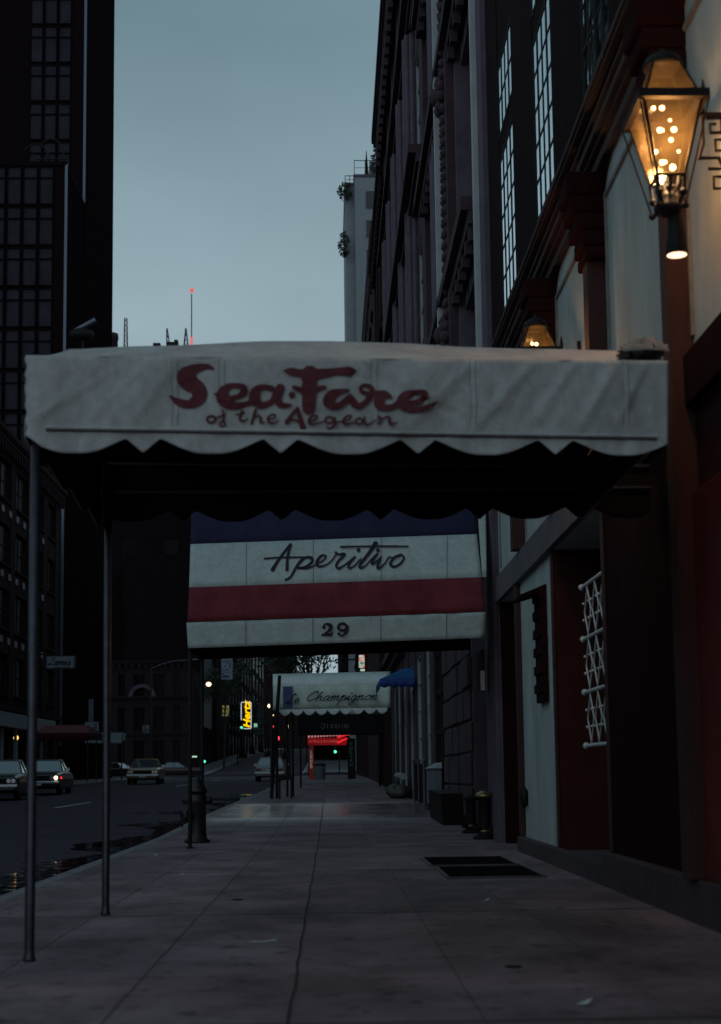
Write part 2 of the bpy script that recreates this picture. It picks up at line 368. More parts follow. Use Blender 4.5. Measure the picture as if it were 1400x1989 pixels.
# small cursive alphabet, unit x-height, y up, slanted by the caller: letter -> (advance, strokes)
CUR = {
 'a': (1.15, [[(.85,.85),(.5,1),(.12,.6),(.2,.1),(.6,.15),(.9,.9),(.8,.15),(1.15,.1)]]),
 'e': (.9, [[(0,.3),(.5,.55),(.7,.85),(.4,1),(.12,.6),(.25,.05),(.6,.05),(.95,.35)]]),
 'm': (1.6, [[(0,.7),(.2,1),(.2,0)],[(.2,.5),(.55,1),(.7,.8),(.65,0)],[(.65,.5),(1.05,1),(1.2,.8),(1.15,.1),(1.6,.2)]]),
 'n': (1.15, [[(0,.7),(.2,1),(.2,0)],[(.2,.5),(.6,1),(.75,.75),(.7,.1),(1.15,.2)]]),
 'p': (1.1, [[(0,.5),(.3,1.1),(.1,-.9)],[(.25,.5),(.6,1),(.85,.6),(.6,.05),(.3,.1)],[(.6,.05),(1.1,.3)]]),
 'i': (.6, [[(0,.4),(.25,1),(.2,.1),(.6,.2)],[(.3,1.5)]]),
 'g': (1.1, [[(.8,.85),(.5,1),(.12,.6),(.2,.1),(.6,.15),(.85,.9),(.75,-.5),(.4,-.95),(.2,-.6),(1.1,.2)]]),
 'o': (1.05, [[(.55,1),(.15,.7),(.15,.2),(.5,0),(.85,.35),(.8,.85),(.5,1),(.7,.8),(1.05,.8)]]),
 'h': (1.2, [[(0,.4),(.45,1.9),(.2,1.2),(.15,0)],[(.2,.5),(.6,1),(.75,.7),(.75,.1),(1.15,.2)]]),
 'r': (.85, [[(0,.5),(.25,1),(.3,.85),(.6,.95),(.45,.4),(.5,.05),(.85,.2)]]),
 's': (.85, [[(0,.2),(.45,1),(.6,.5),(.5,.05),(.1,.1)],[(.5,.05),(.85,.3)]]),
 "'": (.3, [[(.15,1.7),(.1,1.35)]]),
 'L': (1.6, [[(1.1,2),(1.3,1.7),(.9,1.9),(.7,1),(.4,.15),(.05,.1),(.2,.35),(.8,.1),(1.5,0)]]),
 'C': (1.6, [[(1.3,1.5),(1.35,1.9),(.9,1.9),(.3,1.2),(.2,.4),(.7,0),(1.4,.45)]]),
}
def cursive(text, x, y, sz, wd, slant=.35, sx=1):
    sts = []
    for ch in text:
        if ch == ' ': x += .8*sz*sx; continue
        adv, ss = CUR[ch]
        for st in ss:
            sts.append([(x+(p[0]+p[1]*slant)*sz*sx, y-p[1]*sz, wd*(1.2 if i in (1,2) else 1)) for i, p in enumerate(st)] if len(st) > 1 else [(x+(st[0][0]+st[0][1]*slant)*sz*sx, y-st[0][1]*sz, wd*1.6)])
        x += adv*sz*sx
    return sts
BL = {  # block letters on a 0..2 x 0..3 grid, y up
 'A':[[(0,0),(1,3),(2,0)],[(.4,1.1),(1.6,1.1)]],'B':[[(0,0),(0,3),(1.4,3),(1.4,1.6),(0,1.6)],[(0,1.6),(1.8,1.4),(1.6,0),(0,0)]],'C':[[(2,2.6),(1,3),(0,2),(0,1),(1,0),(2,.4)]],
 'D':[[(0,0),(0,3),(1.2,3),(2,1.5),(1.2,0),(0,0)]],'E':[[(2,3),(0,3),(0,0),(2,0)],[(0,1.5),(1.5,1.5)]],'F':[[(2,3),(0,3),(0,0)],[(0,1.5),(1.5,1.5)]],
 'G':[[(2,2.6),(1,3),(0,2),(0,1),(1,0),(2,.4),(2,1.3),(1.2,1.3)]],'H':[[(0,0),(0,3)],[(2,0),(2,3)],[(0,1.5),(2,1.5)]],'I':[[(1,0),(1,3)]],'K':[[(0,0),(0,3)],[(2,3),(0,1.4)],[(.6,1.8),(2,0)]],
 'L':[[(0,3),(0,0),(2,0)]],'M':[[(0,0),(0,3),(1,1),(2,3),(2,0)]],'N':[[(0,0),(0,3),(2,0),(2,3)]],'O':[[(1,3),(0,2),(0,1),(1,0),(2,1),(2,2),(1,3)]],'P':[[(0,0),(0,3),(2,3),(2,1.5),(0,1.5)]],
 'R':[[(0,0),(0,3),(2,3),(2,1.5),(0,1.5)],[(1,1.5),(2,0)]],'S':[[(2,2.6),(1,3),(0,2.3),(2,.8),(1,0),(0,.4)]],'T':[[(0,3),(2,3)],[(1,3),(1,0)]],'U':[[(0,3),(0,.5),(1,0),(2,.5),(2,3)]],
 'V':[[(0,3),(1,0),(2,3)]],'W':[[(0,3),(.5,0),(1,2),(1.5,0),(2,3)]],'Y':[[(0,3),(1,1.5),(2,3)],[(1,1.5),(1,0)]],'Z':[[(0,3),(2,3),(0,0),(2,0)]]}
def block(mb, text, x, y, hgt, wd, mapf, adv=1.0, vertical=False, cw=.6):
    k = 0
    for ch in text:
        if ch in BL:
            for st in BL[ch]:
                pts = [(x+p[0]/2*hgt*cw, y-p[1]/3*hgt) for p in st]
                for a, b in zip(pts, pts[1:]):
                    dx, dy = b[0]-a[0], b[1]-a[1]; q = math.hypot(dx, dy) or 1; nx, ny = -dy/q*wd/2, dx/q*wd/2
                    mb.quad(mapf(a[0]+nx,a[1]+ny,k), mapf(b[0]+nx,b[1]+ny,k), mapf(b[0]-nx,b[1]-ny,k), mapf(a[0]-nx,a[1]-ny,k)); k += 1
        if vertical: y += hgt*1.25*adv
        else: x += hgt*(cw+.28)*adv if ch != ' ' else hgt*.5
def flatmap(d, lift=.004): return lambda x, y, k: P(x, y, d-lift-k*.0003)

# ================================================================== SETTING
def strip(name, x0, x1, y0, y1, dz, m, step=2.0, kind='structure', nx=1):
    ys = []; y = y0
    while y < y1: ys.append(y); y += step
    ys.append(y1)
    mb = MB(); mb.grid([[(x0+(x1-x0)*j/nx, y, zs(y)+dz) for j in range(nx+1)] for y in ys])
    for f in range(len(mb.sm)): mb.sm[f] = True
    o = mb.build(name, m, kind=kind); return o
mbg = MB(); ysg = [-60+i*10 for i in range(20)]+[140+i*20 for i in range(60)]
mbg.grid([[(x, y, zs(y)-.18) for x in (-700,-60,-18,3,60,700)] for y in ysg]); mbg.build('ground', M_ground, kind='structure')
strip('road', -12.9, -2.5, -30, 500, -.15, M_asph)
mba = MB(); mba.grid([[(x, y, zs(y)-.146) for x in (-120,-12.9,-2.5,2.2,120)] for y in (125.5,130,138,144,150,153)]); mba.build('avenue', M_asph, kind='structure')
strip('sidewalk', -2.35, 2.6, -12, 125, 0, M_conc, 1.0)
mk = MB()
def kerb(mk, x0, x1, y0, y1):
    n = max(1, int((y1-y0)/2))
    for i in range(n):
        a = y0+(y1-y0)*i/n; b = y0+(y1-y0)*(i+1)/n-.012
        mk.hexa([(x0,a,zs(a)-.4),(x1,a,zs(a)-.4),(x1,b,zs(b)-.4),(x0,b,zs(b)-.4),(x0,a,zs(a)+.003),(x1,a,zs(a)+.003),(x1,b,zs(b)+.003),(x0,b,zs(b)+.003)])
kerb(mk, -2.5, -2.352, -12, 125); mk.build('kerb', M_kerb, kind='structure', bevel=.012)
strip('far_sidewalk', -17.5, -13.05, -12, 125, 0, M_conc, 2.0)
mk = MB(); kerb(mk, -13.05, -12.9, -12, 125); mk.build('far_kerb', M_kerb, kind='structure')
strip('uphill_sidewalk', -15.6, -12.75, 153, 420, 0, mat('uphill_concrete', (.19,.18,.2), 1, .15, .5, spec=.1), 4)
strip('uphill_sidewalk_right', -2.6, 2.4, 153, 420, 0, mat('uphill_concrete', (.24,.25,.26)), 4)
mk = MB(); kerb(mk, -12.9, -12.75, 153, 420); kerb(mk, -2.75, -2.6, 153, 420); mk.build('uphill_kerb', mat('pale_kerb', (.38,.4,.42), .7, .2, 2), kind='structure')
# painted dashes and crosswalk lines
mk = MB()
def dash(xc, y0, ln, wd=.13):
    mk.add([(xc-wd/2,y0,zs(y0)-.141),(xc+wd/2,y0,zs(y0)-.141),(xc+wd/2,y0+ln,zs(y0+ln)-.141),(xc-wd/2,y0+ln,zs(y0+ln)-.141)], [(0,1,2,3)])
for y in (158,167,176,185,194,205,218,232,248,266,290,320): dash(-7.6, y, 3.2)
for y, ln in ((42.1,6.2),(75,7.7),(97,9)):
    for q in range(4): dash(-7.6, y+ln*q/4, ln/4-.01)
mk.build('lane_marking', M_white_paint, kind='structure')
mk = MB()
for a, b in ((127.5,127.9),(150.5,151.0)): mk.add([(-12.5,a,zs(a)-.139),(-2.7,a,zs(a)-.139),(-2.7,b,zs(b)-.139),(-12.5,b,zs(b)-.139)], [(0,1,2,3)])
mk.build('road_marking', M_white_paint, kind='structure')
# water standing in the gutter
outl = []
y = 6.0
while y < 58:
    wd = 1.15+.35*math.sin(y*.55)+.28*math.sin(y*1.7+1)+.12*math.sin(y*4.1)
    if y > 24: wd *= .8+.5*math.sin(y*.9)
    outl.append((y, max(.12, wd))); y += .35
mw = MB(); mw.grid([[(-2.504-wd*t, yy, zs(yy)-.144) for t in (0,.5,1)] for yy, wd in outl]); mw.build('gutter_water', M_water, kind='structure')

# cellar gratings in the pavement
for i, (x0,x1,y0,y1,lb) in enumerate(((.965,1.76,14.42,15.7,'dark iron cellar grating in the pavement, the farther of the pair'),(1.0,1.78,12.75,14.05,'dark iron cellar grating in the pavement, the nearer of the pair'))):
    t = thing('cellar_grating', lb, 'grating', ((x0+x1)/2,(y0+y1)/2,0), 'cellar gratings')
    m = MB(); m.box(x0,x1,y0,y1,.004,.010); m.build('pit_shade', mat('pit_dark', (.004,.003,.004), 1, spec=0), t)  # near-black sheet: the dark inside the pit put in as colour
    m = MB()
    for (a_, b_, c_, d_) in ((x0-.035,x0-.002,y0-.035,y1+.035),(x1+.002,x1+.035,y0-.035,y1+.035),(x0,x1,y0-.035,y0-.002),(x0,x1,y1+.002,y1+.035)): m.box(a_, b_, c_, d_, .003, .016)
    m.build('frame', mat('worn_steel', (.09,.08,.09), .6, .4, 20), t)
    m = MB()
    for k in range(2): m.box(x0, x1, (y0, y1-.03)[k], (y0+.03, y1)[k], .011, .02)
    n = 26
    for k in range(n): xx = x0+(x1-x0)*(k+.5)/n; m.box(xx-.004, xx+.004, y0+.03, y1-.03, .011, .018)
    m.build('grate_bars', mat('grate_iron', (.012,.009,.01), 1, spec=.05), t)

# ================================================================== SEA-FARE CANOPY
DF, DR = 7.4, 9.9; WX_ = 2.17
def ytop(x): return 690+(x-50)*.0085
def ycord(x): return 832+(x-50)*.0146
def ybot(x, per=267., x0=278., dip=0):
    s = ((x-x0+per/2) % per)-per/2      # distance from a point of the scallop
    a = abs(s); base = 880+(x-278)*.004
    if a < 33: return base-28+28*(1-a/33)**1.0
    t = (a-33)/(per/2-33); return base-28+29*math.sin(min(1,t*1.12)*math.pi/2)**1.15
def wr(x, y):                            # sag and wrinkles of the canvas, metres towards the camera
    a = noise.noise(Vector((x*.011+y*.006, y*.004, 3)))*.022
    b = noise.noise(Vector((x*.028-y*.016, y*.010, 9)))*.010
    c = 0
    for (x0, y0, sl, wd, amp) in ((250,700,-1.6,11,.007),(205,700,-1.2,9,.006),(300,690,-1.0,10,.006),(350,690,-.7,9,.006),(510,700,1.1,9,-.008),(700,712,1.9,10,-.009),(930,690,-1.0,16,.010),(1040,700,-.9,15,.012),(1120,700,-.7,13,.010),(1200,700,-.55,12,.012),(1255,700,-.45,8,.01),(800,770,2.6,12,-.007)):
        xx = x0+(y-y0)*sl; q = (x-xx)/wd; c += amp*math.exp(-q*q)*min(1, max(0, (y-688)/30))*min(1, max(0,(850-y)/60))
    f = min(1, max(0, (x-52)/25))*min(1, max(0, (1290-x)/25))
    seam = -.004*sum(math.exp(-((x-s)/3.5)**2) for s in (334,426,722,913,1210))
    fine = noise.noise(Vector((x*.07-y*.05, y*.03, 21)))*.0045+noise.noise(Vector((x*.10+y*.09, y*.05, 33)))*.003
    return (a*.9+b*1.3+c*1.25+fine+seam)*f*min(1, max(.15, (y-685)/25)) + .012*math.sin((y-690)/160*math.pi)*f
t = thing('entrance_canopy', 'off-white scalloped canvas canopy with red script lettering Sea-Fare, nearest canopy', 'canopy', (-1.45,DF,0), 'entrance canopies over the sidewalk')
sea = t
rows = []
NX = 240
xl = [50+(1297-50)*i/NX for i in range(NX+1)]
for j in range(26):
    r = []
    for x in xl:
        xx = x - (1 if x < 60 else 0)*2*math.sin(j*1.3)      # laced edge
        yt = ytop(x); yb = max(ycord(x)+6, ybot(x)) if x > 85 else 845+(x-50)*.75
        if j < 18: y = yt+(ycord(x)-yt)*j/17
        else: y = ycord(x)+(yb-ycord(x))*(j-17)/8
        if x <= 85: y = yt+(yb-yt)*j/25
        fl = 0 if j < 18 else .006*math.sin(x*.05)*(j-17)/8
        r.append(P(xx, y, DF-wr(x, min(y, 850))+fl))
    rows.append(r)
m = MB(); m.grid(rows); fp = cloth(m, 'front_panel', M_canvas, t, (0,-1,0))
def cmap(x, y, k): return P(x, y, DF-wr(x, y)-.007-k*.0002)
A = lambda x, y, w_: (320+x/5, 700+y/5, w_/5)
B = lambda x, y, w_: (560+x/4.667, 700+y/4.667, w_/4.667)
def SA(*p): return [A(q[0], q[1], q[2]*1.03+1.5) for q in p]
def SB(*p): return [B(q[0], q[1], q[2]*1.03+1.5) for q in p]
big = [
 SA((468,80,20),(420,60,48),(340,68,72),(265,98,115),(212,155,190),(240,215,165),(318,268,140),(336,330,150),(308,388,120),(235,425,82),(165,415,75),(110,390,58),(62,355,25),(45,348,8)),
 SA((480,322,12),(520,340,40),(600,372,58),(700,355,48),(765,315,70),(765,265,62),(700,245,50),(620,255,60),(568,310,110),(565,375,120),(620,428,88),(700,440,68),(780,425,50),(850,400,50)),
 SA((1040,275,60),(960,258,50),(890,295,90),(872,365,110),(910,425,78),(965,432,60),(1035,400,55),(1080,335,65),(1120,268,85)),
 SA((1135,262,60),(1110,310,80),(1092,375,78),(1122,428,58),(1180,438,45),(1225,430,18)),
 SA((1235,335,64)),
 SB((-37,93,16),(20,100,66),(100,112,66),(200,128,90),(300,118,84),(400,104,66),(480,98,68),(560,98,80),(612,94,16)),
 SB((195,130,165),(192,200,130),(190,260,140),(186,350,122),(185,430,118)),
 SB((50,245,38),(120,268,50),(200,266,60),(330,242,32)),
 SB((540,272,28),(480,278,42),(400,310,92),(366,372,108),(392,412,62),(460,408,58),(520,365,56),(560,330,52)),
 SB((560,330,50),(590,380,68),(632,415,50),(690,388,48),(732,340,52),(762,292,48),(750,244,40),(700,224,30),(658,242,30),(664,280,34),(720,300,38),(800,292,34),(870,302,58),(925,328,30)),
 SB((880,305,60),(835,345,85),(822,398,88),(880,428,56),(955,415,50),(1010,375,58)),
 SB((1100,385,38),(1180,372,48),(1238,330,50),(1230,292,50),(1160,290,42),(1065,318,80),(1025,375,90),(1065,425,70),(1160,445,50),(1250,428,50),(1310,400,34),(1352,375,5)),
]
small = [
 ring(*A(450,572,0)[:2], 8.2, 6.4, 4.6), SA((490,560,14),(545,540,16),(570,520,14)), SA((560,480,18),(572,540,20),(560,590,20)), ring(*A(560,618,0)[:2], 5.4, 4.6, 3.4),
 SA((752,490,24),(728,565,24),(762,590,18),(810,565,12)), SA((690,528,14),(775,508,14)),
 SA((882,480,26),(862,550,24),(842,612,26)), SA((850,580,14),(898,537,18),(935,560,22),(925,600,22),(968,602,12)),
 SA((1000,575,14),(1058,562,14),(1070,530,18),(1030,530,18),(1000,570,26),(1020,608,20),(1080,600,14),(1112,575,8)),
 SA((1185,600,44),(1232,530,34),(1288,465,28)), SA((1288,465,34),(1312,560,44),(1340,650,58)), SA((1205,570,20),(1330,590,22)),
 SB((190,550,14),(242,540,14),(262,510,16),(226,500,18),(186,540,26),(200,578,20),(270,570,14),(330,550,12)),
 ring(*B(370,540,0)[:2], 7.6, 6, 4.2), SB((418,520,20),(425,570,22),(400,608,20),(362,618,14),(350,595,10)), SB((405,555,12),(450,560,12),(490,550,12)),
 SB((480,555,16),(540,540,14),(570,505,16),(530,505,18),(500,545,26),(520,578,22),(600,563,14)),
 ring(*B(642,552,0)[:2], 6.6, 5.6, 4.2), SB((690,512,18),(690,568,20),(732,578,16),(800,535,12)),
 SB((815,510,20),(835,520,22),(822,575,22)), SB((825,560,14),(860,525,16),(905,512,22),(918,545,26),(925,578,24),(985,563,9)),
]
m = MB(); strokes(m, big, cmap); m.build('lettering', M_redpaint, fp)
m = MB(); strokes(m, small, cmap); m.build('lettering', M_redpaint, fp)
# piping cord, seams, top binding
m = MB(); m.tube([P(x, ycord(x)-2, DF-wr(x,ycord(x))-.012) for x in range(88, 1284, 12)], .0085, 6); m.build('piping', M_canvas, fp)
m = MB(); m.tube([P(x, ycord(x)+4, DF-wr(x,ycord(x))-.006) for x in range(88, 1284, 12)], .0022, 4); m.build('stitched_seam', M_timber2, fp)
m = MB()
for s in (334, 426, 722, 913, 1210):
    for off in (0, 11): m.tube([P(s+off+1.5*math.sin(y*.05), y, DF-wr(s+off,y)-.003) for y in range(698, 830, 8)], .0011, 4)
m.build('panel_seams', mat('seam_grey', (.2,.19,.2), .9), fp)  # seams as thin grey lines
# roof: rises to a sagging ridge, then down to the rear
ridge = lambda x: 677-15*math.exp(-((x-590)/330)**2)+ (x-590)**2*.0000055+.5*math.sin(x*.021)
rows = []
for j in range(13):
    r = []; tt = j/12
    for x in xl[::4]:
        a = P(x, ytop(x)+1, DF); b = P(x, ridge(x), (DF+DR)/2); c = P(x, ytop(x)+2, DF); c = Vector((c.x, DR, a.z-.01))
        b.x = a.x
        if tt < .5: p = a.lerp(b, tt*2)
        else: p = b.lerp(c, tt*2-1)
        p.z += .004*noise.noise(Vector((p.x*3, p.y*3, 1)))*(1 if 0 < j < 12 else 0) - (.02*math.sin(math.pi*((tt*2)%1)) if 0 < j < 12 and j != 6 else 0)
        r.append(p)
    rows.append(r)
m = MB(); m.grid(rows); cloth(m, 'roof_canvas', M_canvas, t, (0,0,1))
# rear panel hanging to scallops, end panel over the kerb
rows = []
za, zb = P(50, ytop(50), DF).z, P(1292, ytop(1292), DF).z
XL, XR = P(50, 760, DF).x, P(1297, 760, DF).x
def rbot(x): return P(700, 1003 + (0), DR).z
zr = P(600, 1012, DR).z
for j in range(9):
    r = []
    for i in range(161):
        X = XL+(WX_-XL)*i/160; per = .66; s = ((X+.30+per/2) % per)-per/2; a = abs(s)
        zbx = zr+.07 if a > 1 else 0
        if a < .085: zbx = zr+.075*(a/.085)
        else: q = min(1, (a-.085)/(per/2-.085)*1.12); zbx = zr+.075-.075*math.sin(q*math.pi/2)**1.15
        ztx = za-.012+(zb-za)*i/160
        r.append(Vector((X, DR+.012*math.sin(X*7), ztx+(zbx-ztx)*j/8)))
    rows.append(r)
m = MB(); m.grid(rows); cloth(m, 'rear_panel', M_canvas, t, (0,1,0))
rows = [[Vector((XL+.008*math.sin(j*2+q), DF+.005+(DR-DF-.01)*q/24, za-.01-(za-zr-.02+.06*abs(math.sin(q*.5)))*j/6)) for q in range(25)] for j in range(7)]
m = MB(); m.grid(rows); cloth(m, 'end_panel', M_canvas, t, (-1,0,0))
rows = [[Vector((XR-.03, DF+.07+(DR-DF-.1)*q/12, zb-.03-.36*j/4)) for q in range(13)] for j in range(5)]
m = MB(); m.grid(rows); cloth(m, 'added_gap_blind', M_canvas, t, (1,0,0))  # added panel: blocks the bright wall showing through the open end
# crumpled spare canvas at the wall end
m = MB(); c = P(1255, 680, DF+.35)
rows = []
for i in range(14):
    r = []
    for k in range(19):
        an = math.pi*k/18; rad = .085*(.55+.45*math.sin(math.pi*(i+.5)/14)**.5)
        nn = .8+1.1*noise.noise(Vector((i*.5, k*.45, 2)))
        r.append(c+Vector((-.14+.24*i/13+.03*noise.noise(Vector((i*.7,k*.9,7))), -math.cos(an)*rad*1.3, math.sin(an)*rad*nn*.9-.03)))
    rows.append(r)
m.grid(rows); m.build('folded_canvas', mat('soiled_canvas', (.20,.19,.18), .9, .4, 9), t)
# frame tubes and poles
m = MB()
zf = za-.04
m.tube([(XL+.03,DF+.03,zf),(XR-.02,DF+.03,zb-.04)], .016); m.tube([(XL+.03,DR-.03,zf),(WX_,DR-.03,zb-.04)], .016)
m.tube([(XL+.03,DF+.03,zf),(XL+.03,DR-.03,zf)], .016); m.tube([(XL+.03,DR-.03,zr+.2),(WX_,DR-.03,zr+.2)], .016); m.tube([(XL+.03,DF+.03,zr+.2),(XR-.02,DF+.03,zr+.2)], .014)
for q in range(1,5): X = XL+(XR-XL)*q/5; m.tube([(X,DF+.03,zf),(X,(DF+DR)/2,zf+.22),(X,DR-.03,zf)], .012)
m.build('frame', M_pole, t)
def pole_at(xp, yp, d, ztop, r, parent, nm='pole', mt=None):
    r0 = ray(xp, yp); b = P(xp, yp, d); zb_ = zs(d)
    m = MB(); m.lathe((b.x, d, zb_), [(r*1.5,0),(r*1.5,.012),(r*1.02,.02),(r,.05),(r,ztop-zb_)], 14); return m.build(nm, mt or M_pole, parent), b.x
m = MB()
m.lathe((P(57,1852,DF+.05).x, DF+.05, 0), [(.031,0),(.031,.015),(.025,.03),(.025,.06),(.025,za-.05)], 16); m.build('pole', M_pole, t)
m = MB(); m.lathe((P(205,1758,DR-.05).x, DR-.05, 0), [(.031,0),(.031,.015),(.025,.03),(.025,.06),(.025,za-.05)], 16); m.build('pole', M_pole, t)

# ================================================================== APERITIVO AWNING
D2 = 18.6; D2R = 20.45
t = thing('entrance_canopy', 'canopy with navy, white and red stripes lettered Aperitivo above number 29', 'canopy', (-1.75,D2,0), 'entrance canopies over the sidewalk')
# front slope depth as a function of pixel height
def dsl(y): return D2 if y > 1200 else D2+(1200-y)*.0041
lt = lambda x: -(x-365)*.035
def panel2(name, y0, y1, xa0, xb0, xa1, xb1, mt, n=60, mm=6, wob=.006, off=0):
    rows = []
    for j in range(mm+1):
        y = y0+(y1-y0)*j/mm; r = []
        xa = xa0+(xa1-xa0)*j/mm; xb = xb0+(xb1-xb0)*j/mm
        for i in range(n+1):
            x = xa+(xb-xa)*i/n; yy = y+lt(x)
            w_ = wob*noise.noise(Vector((x*.03, y*.03, 5)))+(.02*noise.noise(Vector((x*.05+y*.06, y*.05, 8)))*max(0, (x-620)/320) if name == 'valance' else .003*noise.noise(Vector((x*.08, y*.06, 3))))+(.004*math.sin((x-365)/12.0) if name == 'valance' else 0)
            sm = -.004*sum(math.exp(-((x-s)/2.0)**2) for s in (478,608,740,868))
            r.append(P(x, yy, dsl(y)-w_-off-sm))
        rows.append(r)
    m = MB(); m.grid(rows); return cloth(m, name, mt, t, (0,-1,0), .003)
panel2('navy_stripe', 960, 1057, 372, 924, 370, 926, M_bluec)
pw = panel2('white_stripe', 1057, 1141, 370, 926, 367, 935, M_canvas2)
panel2('red_stripe', 1141, 1206, 367, 935, 364, 943, M_redc)
va = panel2('valance', 1209, 1259, 362, 943, 365, 941, M_canvas2, wob=.012)
panel2('side_border', 975, 1141, 925, 943, 936, 945, M_canvas2, n=4, off=-.02)
m = MB()
for sx_ in (478, 608, 740, 868): m.tube([P(sx_-.0*q, 1056+lt(sx_)+(q/8)*84, dsl(1056+(q/8)*84)-.012) for q in range(9)], .003, 4)
m.build('seams', mat('seam_grey', (.2,.19,.2), .9), pw)
m = MB()
for sx_ in (478, 608, 740, 868): m.tube([P(sx_-1, 1211+lt(sx_)+q*9, D2-.016) for q in range(6)], .004, 4)
m.build('seams', mat('seam_grey', (.2,.19,.2), .9), va)
m = MB(); m.tube([P(x, 1207+lt(x), D2-.006) for x in range(364, 944, 20)], .006, 6); m.build('piping', M_redc, t)
Cc = lambda x, y, w_: (500+x/4.516, 1040+y/4.516, w_/4.516)
def SC(*p): return [Cc(*q) for q in p]
ap = [SC((132,300,36),(200,190,22),(290,80,28)), SC((290,80,22),(264,190,24),(258,300,28)), SC((60,202,14),(200,192,15),(400,190,15)),
 SC((412,198,18),(345,268,22),(292,360,20),(245,388,18)), SC((345,255,12),(400,200,20),(465,192,26),(478,228,24),(420,275,22),(350,285,20),(440,285,16),(505,258,14)),
 SC((510,250,12),(570,222,14),(600,182,17),(560,176,20),(520,230,27),(532,268,22),(590,262,15),(645,225,13),(692,160,13)),
 SC((688,150,24),(708,165,18),(765,162,22),(712,220,22),(690,262,22),(712,288,22),(772,252,14),(852,188,15)),
 SC((852,188,20),(802,250,24),(802,284,20),(845,268,14),(905,205,14)),
 SC((1035,70,42),(972,160,27),(902,250,26),(902,282,22),(942,268,14),(995,210,13),(1050,160,16)), SC((1050,160,20),(1002,235,24),(1020,245,16),(1085,185,13)),
 SC((1085,185,14),(1060,240,24),(1056,288,22),(1112,250,14),(1150,192,14),(1185,195,10)),
 SC((1262,168,20),(1200,192,22),(1164,248,24),(1200,272,20),(1258,240,18),(1284,192,16),(1258,166,16)),
 SC((730,99,17),(900,95,14),(1100,93,15),(1320,95,13)), SC((885,126,34)), SC((1055,128,34))]
def amap(x, y, k):
    yy = y-lt(x); return P(x, y, dsl(yy)-.016-k*.0003)
m = MB(); strokes(m, ap, amap); m.build('lettering', M_inkpaint, pw)
num = [SC((582,806,30)), SC((576,800,16),(600,776,18),(640,792,36),(632,830,26),(592,858,14),(570,876,10)), SC((568,872,20),(610,866,26),(640,872,26),(657,846,10)),
 ring(*Cc(745,803,0)[:2], 8.0, 6.6, 5.4), SC((786,800,30),(776,850,24),(742,878,18),(712,872,14)), SC((712,862,28))]
m = MB(); strokes(m, num, lambda x,y,k: P(x,y,D2-.02-k*.0003)); m.build('house_number', M_inkpaint, va)
tl = P(372, 960, dsl(960)); tr_ = P(924, 960+lt(924), dsl(960)); bl = P(365, 1259, D2); br = P(941, 1259+lt(941), D2)
m = MB(); 
m.grid([[tl, tr_], [Vector((tl.x, D2R, tl.z)), Vector((tr_.x, D2R, tr_.z))]]); cloth(m, 'roof_canvas', M_canvas2, t, (0,0,1))
m = MB(); m.grid([[Vector((bl.x, D2R, tl.z)), Vector((br.x, D2R, tr_.z))], [Vector((bl.x, D2R, bl.z)), Vector((br.x, D2R, br.z))]]); cloth(m, 'rear_panel', M_bluec, t, (0,1,0))
m = MB(); m.add([bl, Vector((bl.x,D2R,bl.z)), Vector((bl.x,D2R,tl.z)), tl], [(0,1,2,3)]); cloth(m, 'end_panel', M_bluec, t, (-1,0,0))
m = MB(); m.tube([bl+Vector((.02,.03,.25)), br+Vector((-.01,.03,.25))], .014); m.tube([Vector((bl.x+.02,D2R-.03,bl.z+.25)), Vector((br.x-.01,D2R-.03,bl.z+.25))], .014); m.tube([bl+Vector((.02,.03,.25)), Vector((bl.x+.02,D2R-.03,bl.z+.25))], .014); m.build('frame', M_pole, t)
for d in (D2+.04, D2R-.05):
    m = MB(); m.lathe((P(366,1642,D2).x+.015, d, 0), [(.05,0),(.05,.01),(.026,.02),(.024,.06),(.024,bl.z+.3)], 12); m.build('pole', M_iron, t)

# ================================================================== LE CHAMPIGNON CANOPY
D3 = 44.0
t = thing('entrance_canopy', 'pale grey canopy with scalloped edge and black script lettering Le Champignon', 'canopy', (-1.6,D3,zs(D3)), 'entrance canopies over the sidewalk')
l3 = lambda x: -(x-530)*.022
m = MB(); m.grid([[P(530+(758-530)*i/20, y+l3(530+(758-530)*i/20), d) for i in range(21)] for y, d in ((1309,D3+.75),(1320,D3+.38),(1333,D3+.02))]); cloth(m, 'roof_canvas', canvas_mat('bright_cream_canvas', (.82,.86,.83), (.72,.76,.73), .03, 1.2), t, (0,-1,1))
m = MB(); m.grid([[P(530+(758-530)*i/40, y+l3(530+(758-530)*i/40), D3+.02*math.sin(i*.9)) for i in range(41)] for y in (1333.3,1350,1366,1378.5)]); fp3 = cloth(m, 'front_panel', M_greycanvas, t, (0,-1,0))
rows = []
for j in range(5):
    r = []
    for i in range(221):
        x = 535+(752-535)*i/220; s = abs(math.sin((x-542)/23.6*math.pi)); yb = 1381+10*s**.8
        r.append(P(x, 1379+(yb-1379)*j/4+l3(x), D3-.03))
    rows.append(r)
m = MB(); m.grid(rows); m.build('scalloped_valance', MATS['bright_cream_canvas'], t, solid=.01)
m = MB(); m.quad(P(549.5,1333.6,D3-.03), P(568.5,1333.2,D3-.03), P(568,1376,D3-.03), P(550,1376.5,D3-.03)); m.build('blue_patch', mat('patch_blue', (.09,.12,.24), .8, .2, 5), fp3)
m = MB()
strokes(m, cursive("Le", 554, 1366, 9.2, 1.8, .5, 1.05)+cursive("Champignon", 592, 1362, 9.2, 1.7, .45, 1.3), lambda x,y,k: P(x, y-(x-554)*.016, D3-.07-k*.0008)); m.build('lettering', M_inkpaint, fp3)
